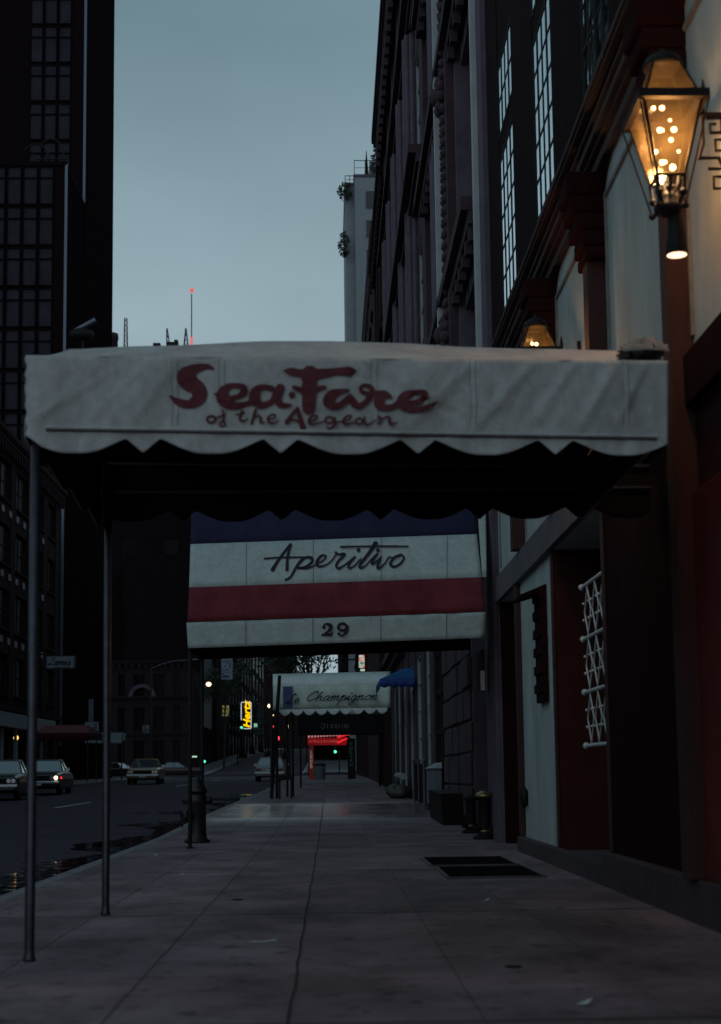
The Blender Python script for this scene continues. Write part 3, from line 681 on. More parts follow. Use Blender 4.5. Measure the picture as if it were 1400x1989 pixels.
m = MB(); a = P(530,1333,D3); m.add([a, P(530,1379,D3), P(530,1379,D3)+Vector((0,2.1,0)), a+Vector((0,2.1,0)), P(530,1309,D3+.75)], [(0,1,2,3),(0,3,4)]); m.build('end_panel', M_canvas2, t, solid=.01)
for xp, yp, r in ((538,1548,.045),(528,1549,.045)):
    d = D3+.1 if xp == 538 else D3-.4
    pole_at(xp, yp, d, 3.4 if xp == 528 else 2.9, .045, t, 'pole', M_iron)
for xp, d in ((558,D3+2.0),(569,D3+2.3)): pole_at(xp, 1530, d, 2.9, .035, t, 'pole', M_iron)
m = MB(); b = P(543,1312,D3-.35); m.tube([P(527,1548,D3-.35), b], .05, 8); tag(m.build('leaning_pole', M_iron, origin=P(527,1548,D3-.35)), 'tall dark pole leaning in front of the Le Champignon canopy corner', 'pole')
# two legged sign board standing beside the poles
t = thing('sidewalk_stand', 'dark low stand on thin legs by the kerb under the Le Champignon canopy poles', 'stand', (-2.0,40,zs(42)))
m = MB(); p = P(540,1505,43); q = P(568,1515,43); m.box(p.x, q.x, 42.9, 43.3, q.z, p.z); m.build('board', M_iron, t)
for xx in (p.x+.02, q.x-.06):
    m = MB(); m.box(xx, xx+.05, 42.95, 43.0, zs(43), q.z); m.build('leg', M_iron, t)

# ================================================================== BLUE AWNING
t = thing('wall_awning', 'small cobalt blue hipped awning on the wall beside Le Champignon canopy', 'awning', (2.1,38,3))
x0, x1, y0, y1, zt, zv, zb_ = 1.30, 2.19, 38.0, 41.2, 3.72, 3.42, 3.12
zt = P(778,1298,39).z; zv = P(740,1319,38).z; zb_ = P(742,1332,38).z
m = MB(); m.add([(x0,y0,zv),(x1,y0,zv),(x1,y1,zv),(x0,y1,zv),(x1,y0+.9,zt),(x1,y1-.9,zt),(x0+.62,y0+.9,zt-.02),(x0+.62,y1-.9,zt-.02)], [(0,1,4,6),(0,6,7,3),(3,7,5,2),(6,4,5,7)]); m.build('awning_roof', M_cobalt, t, solid=.01)
rows = [[], []]
pth = [(x1,y0)]+[(x1+(x0-x1)*i/24,y0) for i in range(1,25)]+[(x0,y0+(y1-y0)*i/60) for i in range(1,61)]
for i, (x, y) in enumerate(pth): rows[0].append((x,y,zv)); rows[1].append((x,y,zb_-.05*abs(math.sin(i*math.pi/6))))
m = MB(); m.grid(rows); m.build('awning_valance', mat('cobalt_dark', (.018,.045,.22), .8, .2, 3), t, solid=.01)

# ================================================================== DARK CANOPY + RED-LIT CANOPY
D5 = 62.0
t = thing('entrance_canopy', 'black canopy with faint pale letters behind Le Champignon canopy', 'canopy', (-1.5,D5,zs(D5)), 'entrance canopies over the sidewalk')
m = MB(); a = P(578,1388,D5); b = P(745,1424,D5); m.box(a.x, b.x, D5, D5+2.4, b.z, a.z); c5 = m.build('canvas_shell', M_blackc, t)
m = MB()
strokes(m, [ring(627,1410,3.4,5,.8,200,520)]+[[(636,1406,.8),(636,1414,1)]]+[[(646,1407,.8),(642,1408,.8),(646,1412,1),(642,1414,.8)]]+[ring(653,1410.5,2.4,3.6,.8)]+[[(659,1407,.9),(659,1414,.9)],[(665,1407,.9),(664,1414,.9)]]+[ring(674,1410,2.8,3.8,.9)]+[[(669,1407,.8),(669,1414,.8)]], flatmap(D5,.02)); m.build('lettering', mat('pale_letter', (.3,.3,.33), .7), c5)
for xp in (584, 737):
    p = P(xp,1500,D5+.1); m = MB(); m.lathe((p.x,D5+.1,zs(D5)), [(.035,0),(.035,p.z-zs(D5)+2.2)], 8); m.build('pole', M_iron, t)
D6 = 85.0
t = thing('entrance_canopy', 'red lit restaurant canopy with red side post farther down the sidewalk', 'canopy', (-1.2,D6,zs(D6)), 'entrance canopies over the sidewalk')
red_em = emis('red_neon_cloth', (.75,.01,.02), .15); red_hot = emis('red_tube_glow', (1,.03,.04), .75); pinkw = emis('lit_white_scallop', (1,.42,.42), .42)
m = MB(); a, b, c, d = P(597,1433,D6), P(675,1433,D6), P(672,1446,D6), P(598,1446,D6); m.hexa([d, c, c+Vector((0,2,0)), d+Vector((0,2,0)), a, b, b+Vector((0,2,0)), a+Vector((0,2,0))]); f6 = m.build('fascia', red_em, t)
m = MB(); m.tube([P(655,1432,D6-.1), P(688,1423,D6-.15)], .06, 6); m.tube([P(655,1443,D6-.1), P(674,1434,D6-.12)], .05, 6); m.build('light_tube', red_hot, t)
for i in range(14):  # scallops glow themselves: the light on them put in as emission
    x = 600+i*5.9; yy = 1427-(i*.33); m = MB(); m.tube([P(x,yy,D6-.05), P(x,yy+5.5,D6-.05)], .055, 6); m.build('glowing_scallop', pinkw, t)
m = MB(); m.box(P(600,1450,D6).x, P(609,1450,D6).x, D6, D6+.3, zs(D6), P(600,1444,D6).z); p6 = m.build('side_post', emis('red_lit_cloth', (.4,.03,.02), .07), t)
m = MB(); block(m, "CORNER", 602.5, 1462, 4.6, .9, flatmap(D6,.01), 1.05, True, .8); m.build('lettering', emis('cream_letter', (.7,.5,.45), .25), p6)
m = MB(); block(m, "LA GRILLE RESTAURANT", 601, 1441.5, 3.6, .6, flatmap(D6,.02), .98, False, .55); m.build('lettering', emis('dim_red_letter', (.85,.12,.12), .35), f6)
m = MB(); m.box(P(675,1450,D6-.5).x, P(690,1450,D6-.5).x, D6-.5, D6-.2, zs(D6), P(675,1434,D6-.5).z); p7 = m.build('sign_post', M_iron, t)
m = MB(); block(m, "CHEVAUX", 679.5, 1448, 5.6, .8, flatmap(D6-.5,.01), 1.12, True, .8); m.build('lettering', mat('pale_letter', (.3,.3,.33)), p7)
m = MB(); a = P(592,1521,70); b = P(715,1514,70); m.box(a.x, b.x, 70, 70.6, zs(70), zs(70)+.17); tag(m.build('stone_step', M_stonep, origin=(0,70,zs(70)), bevel=.02), 'low pale stone slab lying across the sidewalk before the red lit canopy', 'slab')
# person-sized grey bin
t = thing('litter_bin', 'grey cylindrical litter bin on the sidewalk under the red lit canopy', 'bin', (P(621,1500,78).x,78,zs(78)))
m = MB(); o = ORG[t.name]; m.lathe(o, [(.24,0),(.27,.05),(.29,.75),(.3,.78)], 14); m.build('bin_body', mat('bin_grey', (.2,.22,.25), .6, .2, 5), t)
m = MB(); m.lathe(o+Vector((0,0,.785)), [(.31,0),(.31,.06),(.2,.12),(.12,.13)], 14); m.build('lid', M_iron, t)

# ================================================================== BUILDINGS: generic facade
def facade(t, fr, u0, u1, z0, H, nb, floors, wallm, frm, panem, pier=.5, depth=9, belts=(), cornice=(.6,.9), sp=.7, paned=(2,2), first=4.0, fh=3.6, arch=False, skipwin=None, winsub=True, rec=.2):
    """piers and spandrels stand proud of a recessed core; each window is a part with its panes below it"""
    m = MB(); fr.box(m, u0, u1, -depth, -rec-.14, z0-.6, H)
    bw = (u1-u0)/nb
    for i in range(nb+1):
        a = u0+bw*i-(pier/2 if 0 < i < nb else (0 if i == 0 else pier)); b = a+pier
        fr.box(m, a, b, -rec-.14, 0, z0-.6, H-.02)
    zf_ = [z0+first+fh*k for k in range(floors)]
    edges = [(z0-.6, z0+.25)]+[(zz-sp, zz+.02) for zz in zf_]
    edges = [(a, min(b, H-.03)) for a, b in edges if a < H-.5]; top = edges[-1][1]
    for i in range(nb):
        a = u0+bw*i+(pier/2 if i else pier)+.002; b = u0+bw*(i+1)-(pier/2 if i < nb-1 else pier)-.002
        for (p, q) in edges: fr.box(m, a, b, -rec-.14, -.04, p, q)
        if H-top < 1.2: fr.box(m, a, b, -rec-.14, -.03, top+.002, H-.03)
    m.build('wall', wallm, t)
    for i in range(nb):
        a = u0+bw*i+(pier/2 if i else pier)+.02; b = u0+bw*(i+1)-(pier/2 if i < nb-1 else pier)-.02
        for k in range(len(edges)):
            p = edges[k][1]; q = edges[k+1][0] if k+1 < len(edges) else H-.05
            if q-p < 1.2: continue
            if skipwin and skipwin(i, k): continue
            m = MB(); w_ = .05
            fr.box(m, a, a+w_, -rec-.1, -rec, p, q); fr.box(m, b-w_, b, -rec-.1, -rec, p, q); fr.box(m, a+w_, b-w_, -rec-.1, -rec, p, p+w_); fr.box(m, a+w_, b-w_, -rec-.1, -rec, q-w_, q)
            for c in range(1, paned[0]): uu = a+(b-a)*c/paned[0]; fr.box(m, uu-.02, uu+.02, -rec-.09, -rec-.015, p+w_, q-w_)
            for c in range(1, paned[1]): zz = p+(q-p)*c/paned[1]; fr.box(m, a+w_, b-w_, -rec-.085, -rec-.025, zz-.02, zz+.02)
            wn = m.build('window', frm, t)
            m = MB(); fr.quad(m, a+w_*.5, b-w_*.5, -rec-.07, p+.02, q-.02); m.build('pane', panem, wn)
            if k: 
                m2 = MB(); fr.box(m2, a-.05, b+.05, -.05, .1, p-.12, p-.002); m2.build('sill', wallm, wn)
    for zb2, hh, out in belts:
        m = MB(); fr.box(m, u0-.01, u1+.01, -.2, out*.5, zb2, zb2+hh*.5); fr.box(m, u0-.01, u1+.01, -.2, out, zb2+hh*.5+.002, zb2+hh); m.build('belt_course', wallm, t)
    if cornice:
        out, ch = cornice; m = MB()
        fr.box(m, u0-.02, u1+.02, -.6, out*.35, H, H+ch*.3); fr.box(m, u0-.03, u1+.03, -.6, out*.7, H+ch*.3+.002, H+ch*.55); fr.box(m, u0-.05, u1+.05, -.6, out, H+ch*.7, H+ch)
        fr.box(m, u0-.04, u1+.04, -.6, out*.85, H+ch*.55+.002, H+ch*.7-.002)
        n = int((u1-u0)/.7)
        for i in range(n): uu = u0+(u1-u0)*(i+.5)/n; fr.box(m, uu-.14, uu+.14, out*.35+.002, out*.68, H-.35, H+ch*.3-.01)
        m.build('cornice', wallm, t)
RF = lambda X: Fr(X, 0, (0,1), (-1,0))
LF = lambda X: Fr(X, 0, (0,1), (1,0))
FF = lambda Y: Fr(0, Y, (1,0), (0,-1))

# ---------------- R1: timbered restaurant
WX = 2.2
t = thing('restaurant_building', 'timbered restaurant with cream stucco panels, oxblood posts and tall gridded upper windows', 'building', (WX,6,0))
fr = RF(WX)
m = MB(); fr.box(m, 2, 19.05, -8, 0, 3.02, 5.7); fr.box(m, 14.5, 17.05, -8, 0, -.2, 3.018); m.build('stucco_wall', M_stucco, t)
m = MB(); fr.box(m, 2, 8.98, -8, 0, -.2, 3.018); m.build('oxblood_wall', M_redwall, t)
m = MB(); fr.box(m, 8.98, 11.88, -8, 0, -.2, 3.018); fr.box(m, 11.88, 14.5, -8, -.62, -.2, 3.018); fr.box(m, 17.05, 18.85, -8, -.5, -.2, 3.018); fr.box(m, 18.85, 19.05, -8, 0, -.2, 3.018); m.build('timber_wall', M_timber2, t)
m = MB(); fr.box(m, 14.38, 14.498, -.62, -.004, .1, 3.01); m.build('recess_lining', M_redwall, t)
m = MB(); fr.box(m, 2, 11.8, 0, .10, -.2, .25); fr.box(m, 11.8, 17.05, 0.002, .10, -.2, .16); fr.box(m, 11.89, 14.37, -.6, 0, -.2, .14); m.build('stone_base', mat('base_stone', (.055,.035,.042), .95, .3, 4, .5, 14), t, bevel=.01)
# posts with corbels
for yp in (3.7, 6.25, 8.68, 11.35, 13.9, 16.45):
    m = MB(); fr.box(m, yp, yp+.2, .002, .145, 3.335 if yp > 9.2 else .252, 5.55); pt_ = m.build('timber_post', M_timber, t, bevel=.006)
    m = MB()
    for o_, za_, zb2 in ((.30,5.36,5.55),(.27,5.22,5.357),(.23,5.08,5.217),(.19,4.95,5.077),(.165,4.85,4.947)): fr.box(m, yp-.1, yp+.32, .0, o_, za_, zb2)
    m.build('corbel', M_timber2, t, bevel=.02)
for a_, b_, o_, z_ in ((14.42,14.5,.03,.16),(17.0,17.15,.06,0),(11.74,11.87,.015,.26)): m = MB(); fr.box(m, a_, b_, .002, o_, z_, 3.01); m.build('door_post', M_timber, t, bevel=.005)
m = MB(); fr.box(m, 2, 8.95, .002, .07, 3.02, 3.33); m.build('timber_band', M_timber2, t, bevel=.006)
m = MB(); fr.box(m, 8.955, 19.0, .002, .07, 3.02, 3.33); m.build('timber_band', mat('band_grey', (.12,.10,.115), .8, .2, 4, .3, 25), t, bevel=.006)
# panel mouldings with rough brush edges
for a, b in ((6.45,8.8),(9.0,11.35),(11.55,13.9),(14.1,16.45),(16.65,18.9)):
    m = MB(); i_ = .12
    fr.box(m, a+i_, a+i_+.03, .002, .02, 3.45, 5.35); fr.box(m, b-i_-.03, b-i_, .002, .02, 3.45, 5.35); fr.box(m, a+i_+.03, b-i_-.03, .002, .02, 5.32, 5.35)
    for q in range(7):   # curved brackets at the panel heads
        an = q/6*math.pi/2; 
    m.build('panel_moulding', mat('moulding_grey', (.2,.19,.185), .8, .3, 8), t)  # moulding strips in plain grey
    for s_, uu in ((1, a), (-1, b)):
        m = MB(); pts = []
        for q in range(9): an = q/8*math.pi/2; pts.append((uu+s_*.42*(1-math.sin(an)), 5.55-.5*(1-math.cos(an))))
        vs = [fr.pt(uu, .003, 5.56)]+[fr.pt(u_, .003, z_) for u_, z_ in pts]+[fr.pt(uu, .07, 5.56)]+[fr.pt(u_, .07, z_) for u_, z_ in pts]
        n = 10; fs = [(0,i,i+1) for i in range(1,9)]+[(n,n+i+1,n+i) for i in range(1,9)]+[(i,i+n,i+1+n,i+1) for i in range(1,9)]
        m.add(vs, fs); m.build('arched_brace', M_timber2, t)
# belt cornice
m = MB()
for o0, za_, zb2 in ((.06,5.56,5.66),(.10,5.662,5.70),(.14,5.702,5.77),(.17,5.772,5.80),(.12,5.802,5.88),(.20,5.882,5.91),(.22,5.912,5.95)): fr.box(m, 2, 19.05, -.3, o0, za_, zb2)
m.build('belt_cornice', mat('cornice_brown', (.055,.024,.022), .6, .3, 4, .2), t, bevel=.008)
# upper storeys
m = MB(); fr.box(m, 2, 19.04, -8, -.12, 5.72, 16)
wins = [(4.15,5.75),(7.0,8.6),(9.75,11.35),(12.5,14.1),(15.2,16.8),(18.35,19.45)]
wins = [(2.2,3.4),(5.0,6.2),(7.9,9.1),(10.8,12.0),(13.6,14.85),(16.5,17.85)]
pe = 2
for a, b in wins: fr.box(m, pe, a, -.12, 0.02, 5.952, 16); pe = b
fr.box(m, pe, 19.04, -.12, 0.02, 5.952, 16)
for a, b in wins: fr.box(m, a+.001, b-.001, -.12, .01, 8.4, 8.68); fr.box(m, a+.001, b-.001, -.12, .01, 9.6, 10.9); fr.box(m, a+.001, b-.001, -.12, .01, 5.952, 6.1)
m.build('upper_wall', M_darkfac, t, )
for a, b in wins:
    for za_, zb2, nr in ((6.1,8.4,6),(8.68,9.6,2),(10.9,13.5,6)):
        m = MB(); w_ = .035
        fr.box(m, a, a+w_, -.10, .017, za_, zb2); fr.box(m, b-w_, b, -.10, .017, za_, zb2); fr.box(m, a+w_, b-w_, -.10, .017, za_, za_+w_); fr.box(m, a+w_, b-w_, -.10, .017, zb2-w_, zb2)
        for c in range(1,4): uu = a+(b-a)*c/4; k_ = .022 if c in (1,3) else .01; fr.box(m, uu-k_, uu+k_, -.02, .016, za_+w_, zb2-w_)
        for c in range(1,nr): zz = za_+(zb2-za_)*c/nr; fr.box(m, a+w_, b-w_, -.019, .014, zz-.012, zz+.012)
        wn = m.build('window', M_iron, t)
        m = MB(); fr.quad(m, a+.01, b-.01, .008, za_+.01, zb2-.01); m.build('pane', M_glass, wn)
# door recess
m = MB(); fr.box(m, 17.2, 18.8, -.5, -.44, 0, 2.9); dr = m.build('door', M_dooriron, t)
m = MB(); fr.box(m, 18.3, 18.34, -.44, -.40, .9, 1.2); m.build('handle', M_brass, dr)
m = MB(); fr.box(m, 13.95, 14.28, -.60, -.55, .15, 1.12); m.build('pale_panel', M_bluestucco, t)
# entrance door opposite the canopy
m = MB(); fr.box(m, 7.9, 8.9, .003, .05, .25, 2.5); m.build('door', mat('door_oxblood', (.16,.022,.018), .5, .25, 3, .1), t, bevel=.01)
# grille
t2 = thing('window_grille', 'white wrought iron diamond grille on the oxblood window recess', 'grille', (2.15,12.2,1.1))
g0, g1 = 11.93, 13.12; gz = [1.10, 1.565, 2.03, 2.49]
for z_ in gz:
    m = MB(); m.tube([(2.245,g1,z_),(2.245,g0,z_)], .016, 8); m.sphere((2.242,g1,z_), .03); m.build('cross_bar', M_white, t2)
for k in range(3):
    m = MB(); nb2 = 3; bw2 = (g1-g0-.06)/nb2
    for c in range(nb2):
        ua = g0+.02+bw2*c; um = ua+bw2/2; za_, zb2 = gz[k]+.012, gz[k+1]-.012
        for sg in (-1, 1):
            m.tube([(2.25+.004*sg, um+sg*bw2*.47*(1-abs(q-6)/6)**.9, za_+(zb2-za_)*q/12) for q in range(13)], .0075, 6)
            for q in (4, 8): m.sphere((2.235, um+sg*bw2*.47*(1-abs(q-6)/6)**.9, za_+(zb2-za_)*q/12), .013, 8)
    m.build('diamond_lattice', M_white, t2)
# carved plaque with hood
t2 = thing('wall_plaque', 'dark carved vertical board with small projecting hood on the pale wall', 'board', (2.1,15.3,2))
m = MB()
for i in range(12):
    a = 1.58+i*.094; k_ = .02*noise.noise(Vector((i*.9,0,4))); fr.box(m, 14.95+k_, 15.5+k_, .004, .055+.02*(i%2), a, a+.092)
m.build('carved_board', M_timber2, t2)
m = MB(); m.hexa([(2.2,14.95,2.70),(2.2,15.55,2.70),(1.93,15.55,2.62),(1.93,14.95,2.62),(2.2,14.95,2.76),(2.2,15.55,2.76),(1.93,15.55,2.65),(1.93,14.95,2.65)]); m.build('hood', M_timber2, t2)
m = MB(); m.sphere((2.16,16.8,.6), .12, 12, (.4,.6,1)); tag(m.build('wall_vent', M_iron, origin=(2.16,16.8,.6)), 'small dark oval fitting low on the pale wall by the doorway', 'vent')

# ---------------- R2: carved stone house with beaded pilaster
t = thing('stone_building', 'carved grey stone building with beaded pilaster and heavy belt courses beside the timbered restaurant', 'building', (2.2,20,0))
fr = RF(2.2)
m = MB(); fr.box(m, 19.07, 31.5, -9, -.55, -.3, 23.5)
fr.box(m, 19.07, 20.7, -.55, .03, -.3, 23.5); fr.box(m, 22.9, 28.4, -.55, 0, -.3, 4.2); fr.box(m, 27.2, 28.4, -.55, .0, 4.202, 23.5)
fr.box(m, 23.8, 25.7, -.55, .0, 4.202, 23.5); fr.box(m, 20.702, 31.5, -.55, -.08, 4.202, 5.2); fr.box(m, 20.702, 31.5, -.55, -.1, 8.4, 9.3); fr.box(m, 20.702, 31.5, -.55, -.1, 12.6, 13.4); fr.box(m, 20.702, 31.5, -.55, -.1, 16.8, 17.5)
m.build('wall', M_stone, t)
m = MB()
for i in range(8):
    z_ = .2+i*.5
    for c in range(5): a = 22.95+c*1.09+.1*(i%2); k_ = .03+.05*random.random(); fr.box(m, a, min(28.38, a+1.04), .001, k_, z_, z_+.46)
m.build('rusticated_blocks', M_stone2, t, bevel=.03)
m = MB(); fr.box(m, 20.72, 22.88, -.5, -.42, 0, 4.1); m.build('door', M_dooriron, t)
# pilasters
m = MB(); fr.box(m, 25.25, 25.5, .0, .24, 4.9, 22); m.build('pale_fillet', mat('pale_quoin', (.45,.46,.48), .8, .15, 3), t)
m = MB(); fr.box(m, 24.0, 25.2, .002, .14, 4.2, 23); z_ = 5.3
while z_ < 17.2: m.sphere(fr.pt(24.35, .15, z_), .085, 8); m.sphere(fr.pt(24.8, .15, z_+.1), .06, 6); z_ += .2
m.build('beaded_pilaster', M_stone2, t)
m = MB(); fr.box(m, 19.85, 20.08, .032, .13, 4.4, 23); m.build('pilaster', mat('pale_quoin', (.45,.46,.48), .8, .15, 3), t)
m = MB(); fr.box(m, 19.12, 19.7, .032, .08, 0, 23); m.build('pilaster', M_stone, t)
m = MB(); fr.box(m, 27.25, 28.35, .002, .12, 4.2, 23); m.build('pilaster', M_stone, t)
for zb2, hh, out in ((4.25,.4,.18),(8.7,.4,.24),(12.9,.4,.24),(17.0,.4,.24)):
    m = MB(); fr.box(m, 20.72, 31.5, -.1, out*.55, zb2, zb2+hh*.5); fr.box(m, 20.71, 31.5, -.1, out, zb2+hh*.5+.002, zb2+hh)
    for q in range(18): a = 20.8+q*.58; fr.box(m, a, a+.2, .0, out*.5, zb2-.22, zb2-.003)
    m.build('belt_course', M_stone2, t)
for a, b in ((20.75,23.75),(25.72,27.15),(28.8,31.4)):
    for za_, zb2 in ((.9,4.15),(5.25,8.35),(9.35,12.55),(13.45,16.7),(17.55,21)):
        if za_ == .9 and a < 28: continue
        pale = za_ == .9; rc = -.14 if pale else -.42
        m = MB(); fr.box(m, a, a+.1, rc-.08, rc+.12, za_, zb2); fr.box(m, b-.1, b, rc-.08, rc+.12, za_, zb2); mm_ = (a+b)/2; fr.box(m, mm_-.06, mm_+.06, rc-.08, rc+.1, za_, zb2)
        for c in range(5): zz = za_+(zb2-za_)*c/4; fr.box(m, a+.1, b-.1, rc-.07, rc+.09, max(za_, zz-.05), min(zb2, zz+.05))
        
        wn = m.build('window', M_iron if pale else M_stone2, t)
        m = MB(); fr.quad(m, a, b, rc, za_, zb2); m.build('pane', M_stonep if pale else M_gl2, wn)
# rosette carvings on the pilasters
for z_ in (4.9, 8.2, 12.4, 16.4):
    m = MB()
    for a in range(9):
        an = a*.7; m.sphere(fr.pt(24.6+.26*math.cos(an), .18, z_+.24*math.sin(an)), .11, 8)
    m.sphere(fr.pt(24.6, .22, z_), .17, 8); m.build('rosette', M_stone2, t)

# ---------------- R3..R6 along the street
t = thing('stone_building', 'tall dark stone building with deep overhanging cornice against the sky', 'building', (2.2,32,zs(32)))
facade(t, RF(2.2), 31.55, 52.9, zs(40), 23.2, 6, 5, M_stone2, M_stonep, M_gl2, 1.1, rec=.06, belts=((4.4,.45,.3),(9.0,.35,.25),(14.2,.4,.35),(19.0,.4,.3)), cornice=(.43,1.0), first=4.6, fh=4.7, sp=1.0, paned=(2,5))
m = MB(); fr = RF(2.2)
for u in (35.1, 38.7, 42.2, 45.8, 49.3):
    for q in range(5): 
        an = q/4*math.pi; p = fr.pt(u-.35*math.cos(an), .02+.16*math.sin(an), 0); m.tube([(p.x,p.y,5), (p.x,p.y,18.8)], .07, 6)
m.build('fluted_pilasters', M_stone, t)
t = thing('stone_building', 'dark narrow building with stubby cornice, before the pale rooftop tower', 'building', (2.05,55,zs(55)))
facade(t, RF(2.22), 53.0, 65.6, zs(60), 22.6, 4, 5, M_brickdark, M_stone2, M_gl2, .9, belts=((4.6,.4,.25),(13,.4,.3)), cornice=(.25,.9), first=4.6, fh=4.4)
t = thing('stone_building', 'lower stone building with ragged cornice below the pale rooftop tower', 'building', (2.2,69,zs(69)))
facade(t, RF(2.2), 65.7, 84, zs(80), 24.6, 6, 5, M_stone2, M_stone, M_gl2, .9, belts=((5,.4,.25),), cornice=(.12,1.2), first=4.6, fh=4.2)
t = thing('stone_building', 'corner building at the avenue end of the right sidewalk', 'building', (2.2,96,zs(96)))
facade(t, RF(2.2), 84.1, 124, zs(110), 18, 6, 4, M_brickd2, M_stone2, M_gl2, .9, belts=((5,.4,.25),), first=4.6, fh=4.2)
# pale apartment tower across the avenue
t = thing('apartment_tower', 'pale grey apartment tower with rooftop terrace railings and shrubs', 'building', (2,165,1))
DT = 165.0
xa, xb = P(672,500,DT).x, P(690,500,DT).x; zt1 = P(690,356,DT).z; zt2 = P(692,344,DT).z
m = MB(); m.box(xa, xb, DT+.8, DT+20, 0, zt1); m.box(xb+.01, xb+16, DT, DT+22, 0, zt2); m.build('wall', M_stonep, t)
m = MB(); m.box(xa-.1, xb, DT+.7, DT+20, zt1+.002, zt1+.35); m.box(xb-.1, xb+16, DT-.1, DT+22, zt2+.002, zt2+.3); m.build('parapet', M_stone, t)
for k in range(17):
    for c in range(3):
        z_ = zt2-3.6-3.45*k; u = P(712,500,DT).x+c*3.2
        m = MB(); m.box(u, u+1.15, DT-.06, DT-.01, z_, z_+1.9); m.box(u-.05, u+1.2, DT-.12, DT-.061, z_-.12, z_); wn = m.build('window', M_stone, t)
        m = MB(); m.quad((u+.08,DT-.07,z_+.08),(u+.53,DT-.07,z_+.08),(u+.53,DT-.07,z_+1.8),(u+.08,DT-.07,z_+1.8)); m.quad((u+.6,DT-.07,z_+.08),(u+1.07,DT-.07,z_+.08),(u+1.07,DT-.07,z_+1.8),(u+.6,DT-.07,z_+1.8)); m.build('pane', M_gl2, wn)
def railing(x0, x1, y, z, h=1.0, n=5):
    m = MB(); m.tube([(x0,y,z+h),(x1,y,z+h)], .05, 5); m.tube([(x0,y,z+h*.5),(x1,y,z+h*.5)], .03, 5)
    for i in range(n+1): x = x0+(x1-x0)*i/n; m.tube([(x,y,z),(x,y,z+h)], .04, 5)
    m.build('railing', M_iron, t)
railing(xa, xb, DT+.9, zt1+.35, .9, 2); railing(xb, xb+5, DT+.1, zt2+.3, 1.7, 4)
m = MB(); m.box(P(718,290,DT).x, P(718,290,DT).x+8, DT+2, DT+9, zt2+.3, P(718,300,DT).z); m.build('penthouse', M_stonep, t)
m = MB(); c = P(712,330,DT); m.tube([(c.x,DT+.5,zt2+.3),(c.x,DT+.5,zt2+3.4)], [.25,.03], 6); m.build('closed_parasol', M_iron, t)
def leafclump(m, c, r, n, sz, sq=(1,1,1), rnd=random):
    for _ in range(n):
        while True:
            v = Vector((rnd.uniform(-1,1), rnd.uniform(-1,1), rnd.uniform(-1,1)))
            if v.length <= 1: break
        v = Vector((v.x*r*sq[0], v.y*r*sq[1], v.z*r*sq[2])); p = Vector(c)+v
        a = Vector((rnd.uniform(-1,1), rnd.uniform(-1,1), rnd.uniform(-1,1))).normalized(); b = a.orthogonal().normalized(); s_ = sz*rnd.uniform(.5,1.3)
        m.add([p-a*s_*.5, p+b*s_*.3, p+a*s_*.5, p-b*s_*.3], [(0,1,2,3)])
for (x, y, r, sq, lb) in ((668,475,1.3,(.55,1,1.2),'shrub overhanging the pale tower facade halfway down'),(670,372,1.0,(.9,1,1.1),'ragged shrub at the top corner of the pale tower'),(731,318,1.1,(.7,1,1.6),'small conical shrub on the pale tower rooftop')):
    c = P(x, y, DT+.4); s2 = thing('roof_shrub', lb, 'shrub', c, 'shrubs on the pale tower')
    m = MB(); leafclump(m, c, r, 260, .4, sq); m.build('foliage', M_leaf, s2)
    m = MB(); m.tube([c+Vector((.3,.2,-r)), c], [.08,.03], 5); m.build('stem', M_bark, s2)

# ---------------- LEFT side
t = thing('brick_building', 'soot dark brick building with rows of pale window lintels across the street', 'building', (-17.4,78,zs(78)))
def dots(i, k): return False
facade(t, LF(-17.4), 40, 97, zs(80), 18.6, 12, 5, M_brickdark, M_brickd2, M_gl2, 1.4, cornice=(.5,.8), first=4.8, fh=3.5, sp=1.3, belts=((4.3,.4,.3),), paned=(2,2))
fr = LF(-17.4)
for k in range(3):
    for q in range(11): u = 72+q*1.9; z_ = 8.1+3.5*k-.0; m = MB(); fr.box(m, u, u+.55, .001, .05, z_, z_+.35); m.build('lintel_stone', mat('lintel_pale', (.33,.25,.28), .8), t)
m = MB(); fr.box(m, 50, 93.5, .002, .5, 3.6, 4.35); fs_ = m.build('storefront_fascia', M_stonep, t)
for q in range(9): u = 62+q*3.6; m = MB(); fr.box(m, u, u+.5, .002, .12, .1, 3.55); m.build('storefront_pier', M_stonep, t)
t = thing('brick_building', 'low dark brick building nearest across the street, left of the frame edge', 'building', (-17.4,10,0))
facade(t, LF(-17.4), -8, 39.8, 0, 8.6, 10, 2, M_brickd2, M_stone2, M_gl2, 1.4, cornice=(.5,.8), first=4.6, fh=3.9, sp=1.3)
# dark office tower with setback
DT1, DT2, DT3 = 101.0, 108.5, 123.5
TX = -18.0
t = thing('office_tower', 'black ribbed office tower with setback and gridded front windows at the left edge', 'building', (TX,DT1,zs(DT1)))
ztp = P(121,322,DT1).z
m = MB(); m.box(-52, TX, DT1, DT2-.01, 0, ztp); m.box(-52, TX-.0, DT2, DT3, 0, 92); m.build('wall', M_tower, t)
m = MB()
for i in range(11): y = DT1+.5+i*.62; m.box(TX, TX+.14, y, y+.2, 0, ztp-.2)
for i in range(24): y = DT2+.5+i*.6; m.box(TX, TX+.14, y, y+.2, 0, 91.9)
m.build('ribs', M_tower, t)
m = MB(); m.box(TX-.02, TX+.16, DT1-.08, DT1-.0, 3, ztp+.1); m.box(TX-.02, TX+.16, DT2-.08, DT2-.012, ztp+.2, 92); m.build('edge_trim', M_edge, t)
m = MB(); m.box(-52, TX+.1, DT1-.1, DT2, ztp+.002, ztp+.3)
m.build('parapet', M_tower, t)
